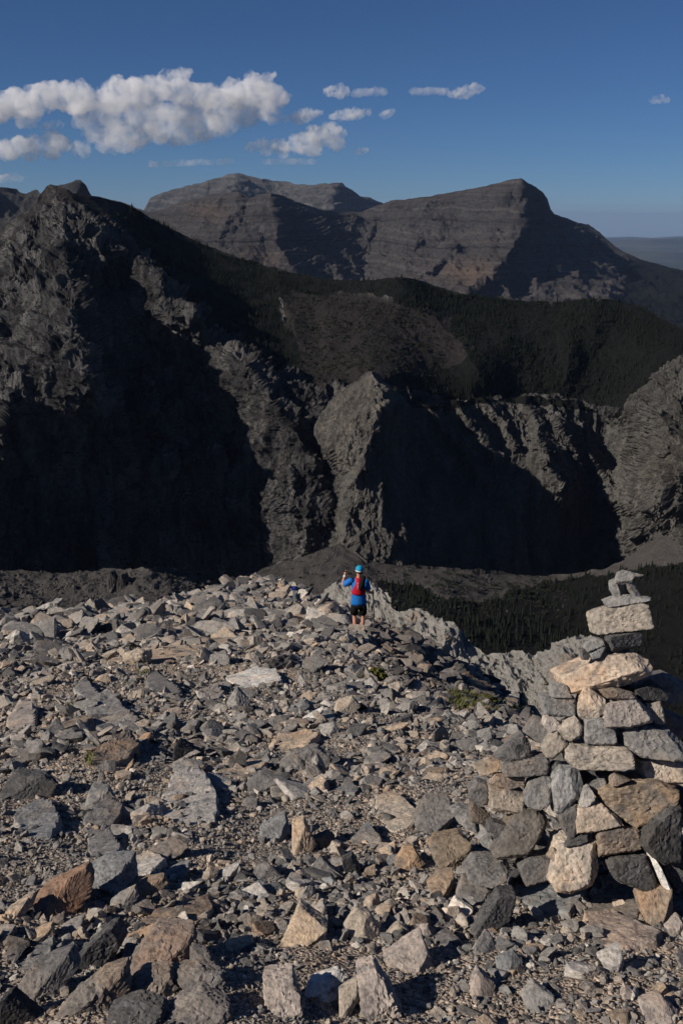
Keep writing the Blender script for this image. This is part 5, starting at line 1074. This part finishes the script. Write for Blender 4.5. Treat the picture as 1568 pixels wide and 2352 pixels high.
for zz in (.18, .42):
    bm = bmesh.new(); bmesh.ops.create_cone(bm, segments=8, radius1=.014, radius2=.012, depth=.02, cap_ends=True, matrix=Matrix.Translation((-.01, -.014, ph * zz)) @ Matrix.Rotation(math.pi / 2, 4, 'X')); bm_obj('bolt', bm, M_STEEL, post)
bm = bmesh.new(); box(bm, (0, -.012, ph + bs * .48), (bs, .022, bs)); bmesh.ops.bevel(bm, geom=bm.edges[:], offset=.006, segments=1, affect='EDGES'); sg = bm_obj('sign', bm, M_BLUE, post)
bm = bmesh.new(); bmesh.ops.create_cone(bm, segments=12, radius1=bs * .07, radius2=bs * .07, depth=.006, cap_ends=True, matrix=Matrix.Translation((-.005, -.026, ph + bs * .55)) @ Matrix.Rotation(math.pi / 2, 4, 'X')); bm_obj('dot', bm, M_DOT, sg)
bm = bmesh.new(); q = [(-.55, .02), (.52, .02), (.58, .25), (.28, .9), (.05, 1.02), (-.35, .72), (-.62, .35)]
f = bm.faces.new([bm.verts.new((x * bs, -.02, ph + bs * 1.0 + y * bs)) for x, y in q]); ex = bmesh.ops.extrude_face_region(bm, geom=[f]); bmesh.ops.translate(bm, vec=(0, .035, 0), verts=[v for v in ex['geom'] if isinstance(v, bmesh.types.BMVert)]); bmesh.ops.recalc_face_normals(bm, faces=bm.faces[:]); bm_obj('pointed_cap', bm, M_CREAM, post)

# ================================================================== THE HIKER
def loft(rings, seg=20, cap=True):
    """rings: (centre, rx, ry, axis_dir) -> closed tube"""
    V, Fc = [], []
    for c, rx, ry, d in rings:
        d = Vector(d).normalized(); x = Vector((1, 0, 0)) - d * d.x
        if x.length < .2: x = Vector((0, 1, 0)) - d * d.y
        x.normalize(); y = d.cross(x)
        for j in range(seg):
            a = 6.2832 * j / seg; V.append(tuple(Vector(c) + x * rx * math.cos(a) + y * ry * math.sin(a)))
    n = len(rings)
    for i in range(n - 1):
        for j in range(seg): Fc.append((i * seg + j, i * seg + (j + 1) % seg, (i + 1) * seg + (j + 1) % seg, (i + 1) * seg + j))
    if cap:
        for i, c in ((0, rings[0][0]), (n - 1, rings[-1][0])):
            k = len(V); V.append(tuple(c))
            for j in range(seg): Fc.append((i * seg + j, i * seg + (j + 1) % seg, k, k))
    return V, Fc
def join(parts):
    V, Fc = [], []
    for v, f in parts:
        o = len(V); V += v; Fc += [tuple(i + o for i in q) for q in f]
    return V, Fc
def part(name, parts, mat, parent, sub=1, wob=0.0, freq=14):
    V, Fc = join(parts); bm = bmesh.new(); vs_ = [bm.verts.new(v) for v in V]
    for q in Fc:
        try: bm.faces.new([vs_[i] for i in dict.fromkeys(q)])
        except ValueError: pass
    bmesh.ops.recalc_face_normals(bm, faces=bm.faces[:])
    if wob:
        bm.normal_update(); co = np.array([v.co[:] for v in bm.verts]); nz = fbm(co * freq, 3)
        for v, k in zip(bm.verts, nz): v.co += v.normal * wob * float(k)
    return bm_obj(name, bm, mat, parent, True)
def limb(pts, rad):
    """tapered tube through joints"""
    P = [Vector(p) for p in pts]; R = []
    for i, p in enumerate(P):
        d = (P[min(i + 1, len(P) - 1)] - P[max(i - 1, 0)]); r = rad[i]; r = r if isinstance(r, tuple) else (r, r); R.append((p, r[0], r[1], d))
    return loft(R, 14)
M_SKIN = plain_mat('skin', (0.42, 0.20, 0.13), 0.6, 0.12, 12, 0.3); M_SHIRT = plain_mat('blue_shirt_fabric', (0.005, 0.125, 0.42), 0.7, 0.15, 20, 0.3, bump=.004); M_RED = plain_mat('red_vest_fabric', (0.36, 0.004, 0.018), 0.75, 0.15, 25, 0.2, bump=.003)
M_BLACK = plain_mat('black_fabric', (0.008, 0.008, 0.009), 0.85, 0.2, 20, 0.1); M_CAP = plain_mat('turquoise_cap_fabric', (0.01, 0.25, 0.42), 0.7, 0.15, 20, 0.2); M_WHITE = plain_mat('white_band_fabric', (0.68, 0.70, 0.72), 0.7, 0.06, 10); M_HAIR = plain_mat('dark_hair', (0.02, 0.014, 0.01), 0.7, 0.3, 60); M_SHOE = plain_mat('orange_shoe', (0.55, 0.09, 0.03), 0.6, 0.2, 20); M_ALU = plain_mat('pole_shaft', (0.05, 0.055, 0.06), 0.45, 0.2, 20, 0.4, 0.3)
hb = ground_hit(822, 1453); print('HIKER', hb); HZ = gz(hb[0], hb[1]) - .03
# body: one continuous skinned figure
J = dict(pel=(.015, 0, .88), ab=(.01, .01, 1.05), ch=(.005, .03, 1.28), nk=(.008, .02, 1.47), hb=(.02, .03, 1.57), hd=(.032, .04, 1.68), ht=(.034, .045, 1.76),
         ls=(-.165, .02, 1.42), le=(-.42, .05, 1.285), lw=(-.345, .20, 1.50), rs=(.185, .02, 1.41), re=(.275, -.02, 1.13), rw=(.385, .12, 1.045),
         lh=(-.095, 0, .86), lk=(-.10, .07, .48), la=(-.062, -.03, .10), lt=(-.07, .13, .035), rh=(.115, 0, .86), rk=(.13, .03, .47), ra=(.112, .0, .10), rt=(.125, .16, .035))
RAD = dict(pel=.125, ab=.12, ch=.14, nk=.062, hb=.062, hd=.088, ht=.07, ls=.06, le=.042, lw=.03, rs=.06, re=.042, rw=.03, lh=.09, lk=.058, la=.036, lt=.035, rh=.09, rk=.058, ra=.036, rt=.035)
J['lc'] = (-.088, .0, .31); RAD['lc'] = .06; J['rc'] = (.128, -.02, .30); RAD['rc'] = .06
J['lhand'] = (-.335, .245, 1.555); RAD['lhand'] = .036; J['rhand'] = (.408, .17, 1.03); RAD['rhand'] = .036
E = [('pel', 'ab'), ('ab', 'ch'), ('ch', 'nk'), ('nk', 'hb'), ('hb', 'hd'), ('hd', 'ht'), ('ch', 'ls'), ('ls', 'le'), ('le', 'lw'), ('lw', 'lhand'), ('ch', 'rs'), ('rs', 're'), ('re', 'rw'), ('rw', 'rhand'), ('pel', 'lh'), ('lh', 'lk'), ('lk', 'lc'), ('lc', 'la'), ('la', 'lt'), ('pel', 'rh'), ('rh', 'rk'), ('rk', 'rc'), ('rc', 'ra'), ('ra', 'rt')]
keys = list(J); sk = bpy.data.meshes.new('person'); sk.from_pydata([J[k] for k in keys], [(keys.index(a), keys.index(b)) for a, b in E], [])
tmp = bpy.data.objects.new('person_skeleton', sk); COL.objects.link(tmp)
md = tmp.modifiers.new('skin', 'SKIN'); md.use_smooth_shade = True
for k, v in zip(keys, sk.skin_vertices[0].data): v.radius = (RAD[k], RAD[k]); v.use_root = (k == 'pel')
ss = tmp.modifiers.new('sub', 'SUBSURF'); ss.levels = 2; ss.render_levels = 2
bpy.context.view_layer.update(); dg = bpy.context.evaluated_depsgraph_get()
bme = bpy.data.meshes.new_from_object(tmp.evaluated_get(dg)); bpy.data.objects.remove(tmp)
bm = bmesh.new(); bm.from_mesh(bme); bpy.data.meshes.remove(bme)
def finger_set(hand, dirs, thumb):
    out = []; h = Vector(J[hand])
    for k, (dx, dy, dz) in enumerate(dirs):
        a = h + Vector((dx, dy, dz)); L = [.9, 1.0, .95, .75][k]
        out.append(limb([h + (a - h) * .3, a, a + Vector(thumb[1]) * .028 * L, a + Vector(thumb[1]) * .028 * L + Vector(thumb[2]) * .026 * L], [.010, .0095, .009, .007]))
    t0 = h + Vector(thumb[0]) * .022; out.append(limb([h, t0, t0 + Vector(thumb[3]) * .03], [.012, .011, .008])); return out
fing = finger_set('lhand', [(.012, .02, .034), (.016, .024, .012), (.016, .024, -.010), (.012, .02, -.03)], [(.6, -.2, .8), (.8, -.5, 0), (-.2, -1, 0), (.3, .3, .6)]) + finger_set('rhand', [(-.01, .03, .03), (-.005, .034, .01), (-.005, .034, -.012), (-.01, .03, -.03)], [(-.7, 0, .8), (-.8, .3, 0), (-.2, -1, 0), (.2, .5, .5)])
face = [limb([(.034, .115, 1.70), (.034, .145, 1.665), (.034, .12, 1.655)], [.008, .016, .012]), limb([(-.055, .035, 1.70), (-.066, .03, 1.67), (-.058, .035, 1.645)], [.010, .018, .009]), limb([(.122, .035, 1.70), (.133, .03, 1.67), (.126, .035, 1.645)], [.010, .018, .009])]
V, Fc = join(fing + face); vs_ = [bm.verts.new(v) for v in V]
for q in Fc:
    try: bm.faces.new([vs_[i] for i in dict.fromkeys(q)])
    except ValueError: pass
bmesh.ops.recalc_face_normals(bm, faces=bm.faces[:])
person = bm_obj('person', bm, M_SKIN, None, True); person.location = (hb[0], hb[1], HZ)
person.scale = (.88, .94, .93); tag(person, 'hiker seen from behind in blue shirt, red vest and black shorts', 'person')
up = (0, 0, 1)
shirt = part('shirt', [loft([((.012, .0, .80), .198, .132, up), ((.012, 0, .86), .202, .138, up), ((.01, .0, .98), .188, .132, up), ((.008, .01, 1.12), .186, .132, up), ((.005, .02, 1.28), .196, .138, up), ((.006, .02, 1.38), .190, .122, up), ((.007, .02, 1.44), .140, .092, up), ((.008, .02, 1.49), .070, .068, up)], 28),
               limb([(-.12, .02, 1.405), (-.20, .022, 1.40), (-.29, .03, 1.345), (-.375, .04, 1.305)], [.085, .090, .086, .080]), limb([(.13, .02, 1.40), (.205, .018, 1.37), (.235, .005, 1.28), (.262, -.008, 1.185)], [.085, .088, .082, .076])], M_SHIRT, person, wob=.012, freq=9)
vest = part('vest', [loft([((.008, -.006, 1.085), .178, .142, up), ((.008, -.006, 1.12), .182, .146, up), ((.006, .004, 1.26), .164, .152, up), ((.004, .008, 1.36), .122, .142, up), ((.004, .01, 1.44), .095, .110, up), ((.006, .012, 1.50), .075, .078, up)], 26)], M_RED, person, wob=.006)
tx = bpy.data.curves.new('lettering', 'FONT'); tx.body = 'SALOMON'; tx.size = .036; tx.extrude = .001; to = bpy.data.objects.new('lettering_curve', tx); COL.objects.link(to); bpy.context.view_layer.update()
tme = bpy.data.meshes.new_from_object(to.evaluated_get(bpy.context.evaluated_depsgraph_get())); bpy.data.objects.remove(to)
let = link('lettering', tme, M_WHITE, vest); let.rotation_euler = (math.radians(92), math.radians(90), 0); let.location = (-.03, -.153, 1.43)
part('back_bag', [limb([(.135, -.13, 1.60), (.13, -.15, 1.55), (.105, -.185, 1.44), (.075, -.185, 1.33), (.05, -.175, 1.24)], [.03, .062, .072, .068, .035])], M_BLACK, person)
part('shorts', [loft([((.012, 0, .855), .185, .128, up), ((.012, 0, .80), .200, .138, up), ((.012, .005, .70), .205, .138, up)], 24), limb([(-.085, .0, .80), (-.095, .02, .66), (-.10, .04, .535)], [(.105, .125), (.108, .118), (.106, .112)]), limb([(.115, .0, .80), (.125, .015, .66), (.128, .025, .535)], [(.105, .125), (.106, .118), (.102, .112)])], M_BLACK, person, wob=.008, freq=8)
hc = Vector((.033, .04, 1.69))
part('hair', [loft([(hc + Vector((0, -.01, -.07)), .082, .092, up), (hc + Vector((0, -.008, -.02)), .097, .108, up), (hc + Vector((0, 0, .03)), .098, .108, up)], 20)], M_HAIR, person)
cap = part('cap', [loft([(hc + Vector((0, 0, -.005)), .104, .118, up), (hc + Vector((0, 0, .03)), .106, .120, up), (hc + Vector((0, 0, .07)), .092, .104, up), (hc + Vector((0, 0, .098)), .058, .066, up), (hc + Vector((0, 0, .108)), .018, .02, up)], 24), loft([(hc + Vector((0, .10, .0)), .075, .02, (0, 1, -.25)), (hc + Vector((0, .19, -.02)), .05, .006, (0, 1, -.25))], 12)], M_CAP, person)
part('cap_band', [loft([(hc + Vector((0, 0, -.022)), .1065, .1205, up), (hc + Vector((0, 0, .006)), .1085, .1225, up)], 24, False)], M_WHITE, cap)
for s_, a in (('la', 'lt'), ('ra', 'rt')):
    A, B = Vector(J[s_]), Vector(J[a]); part('shoe', [limb([A + Vector((0, -.05, -.02)), A + Vector((0, -.03, -.045)), (A + B) / 2 + Vector((0, 0, -.02)), B + Vector((0, .04, .0))], [(.035, .05), (.044, .052), (.048, .04), (.035, .022)])], M_SHOE, person)
    part('sock', [limb([A + Vector((0, -.005, .07)), A + Vector((0, -.01, .0))], [.043, .044])], M_SHOE, person)
part('watch', [limb([Vector(J['lw']).lerp(Vector(J['le']), .10), Vector(J['lw']).lerp(Vector(J['le']), .22)], [.040, .041])], M_WHITE, person)
O = Vector((hb[0], hb[1], HZ))
for hand, px, py, lab, lean in (('lhand', 718, 1408, 'trekking pole in the raised left hand of the hiker', 1), ('rhand', 860, 1462, 'trekking pole in the lowered right hand of the hiker', -1)):
    g = Vector(ground_hit(px, py)); h = O + Vector(J[hand]) * Vector((.88, .94, .93)) + Vector((.012 * lean, .018, 0))
    if (g - h).length > 2.2: g = h + (g - h).normalized() * 1.6
    pole = bpy.data.objects.new('trekking_pole', None); COL.objects.link(pole); pole.location = g; tag(pole, lab, 'trekking pole', 'the two trekking poles')
    d = (h - g); t = d.normalized(); top_ = d + t * .06
    part('shaft', [limb([t * .04, d * .5, d - t * .08], [.010, .013, .014])], M_ALU, pole); part('grip', [limb([d - t * .09, d - t * .03, d + t * .03, top_], [.014, .018, .017, .02])], M_BLACK, pole)
    part('tip', [limb([(0, 0, 0), t * .05], [.003, .006])], M_STEEL, pole); part('basket', [limb([t * .055, t * .062], [.03, .028])], M_BLACK, pole)
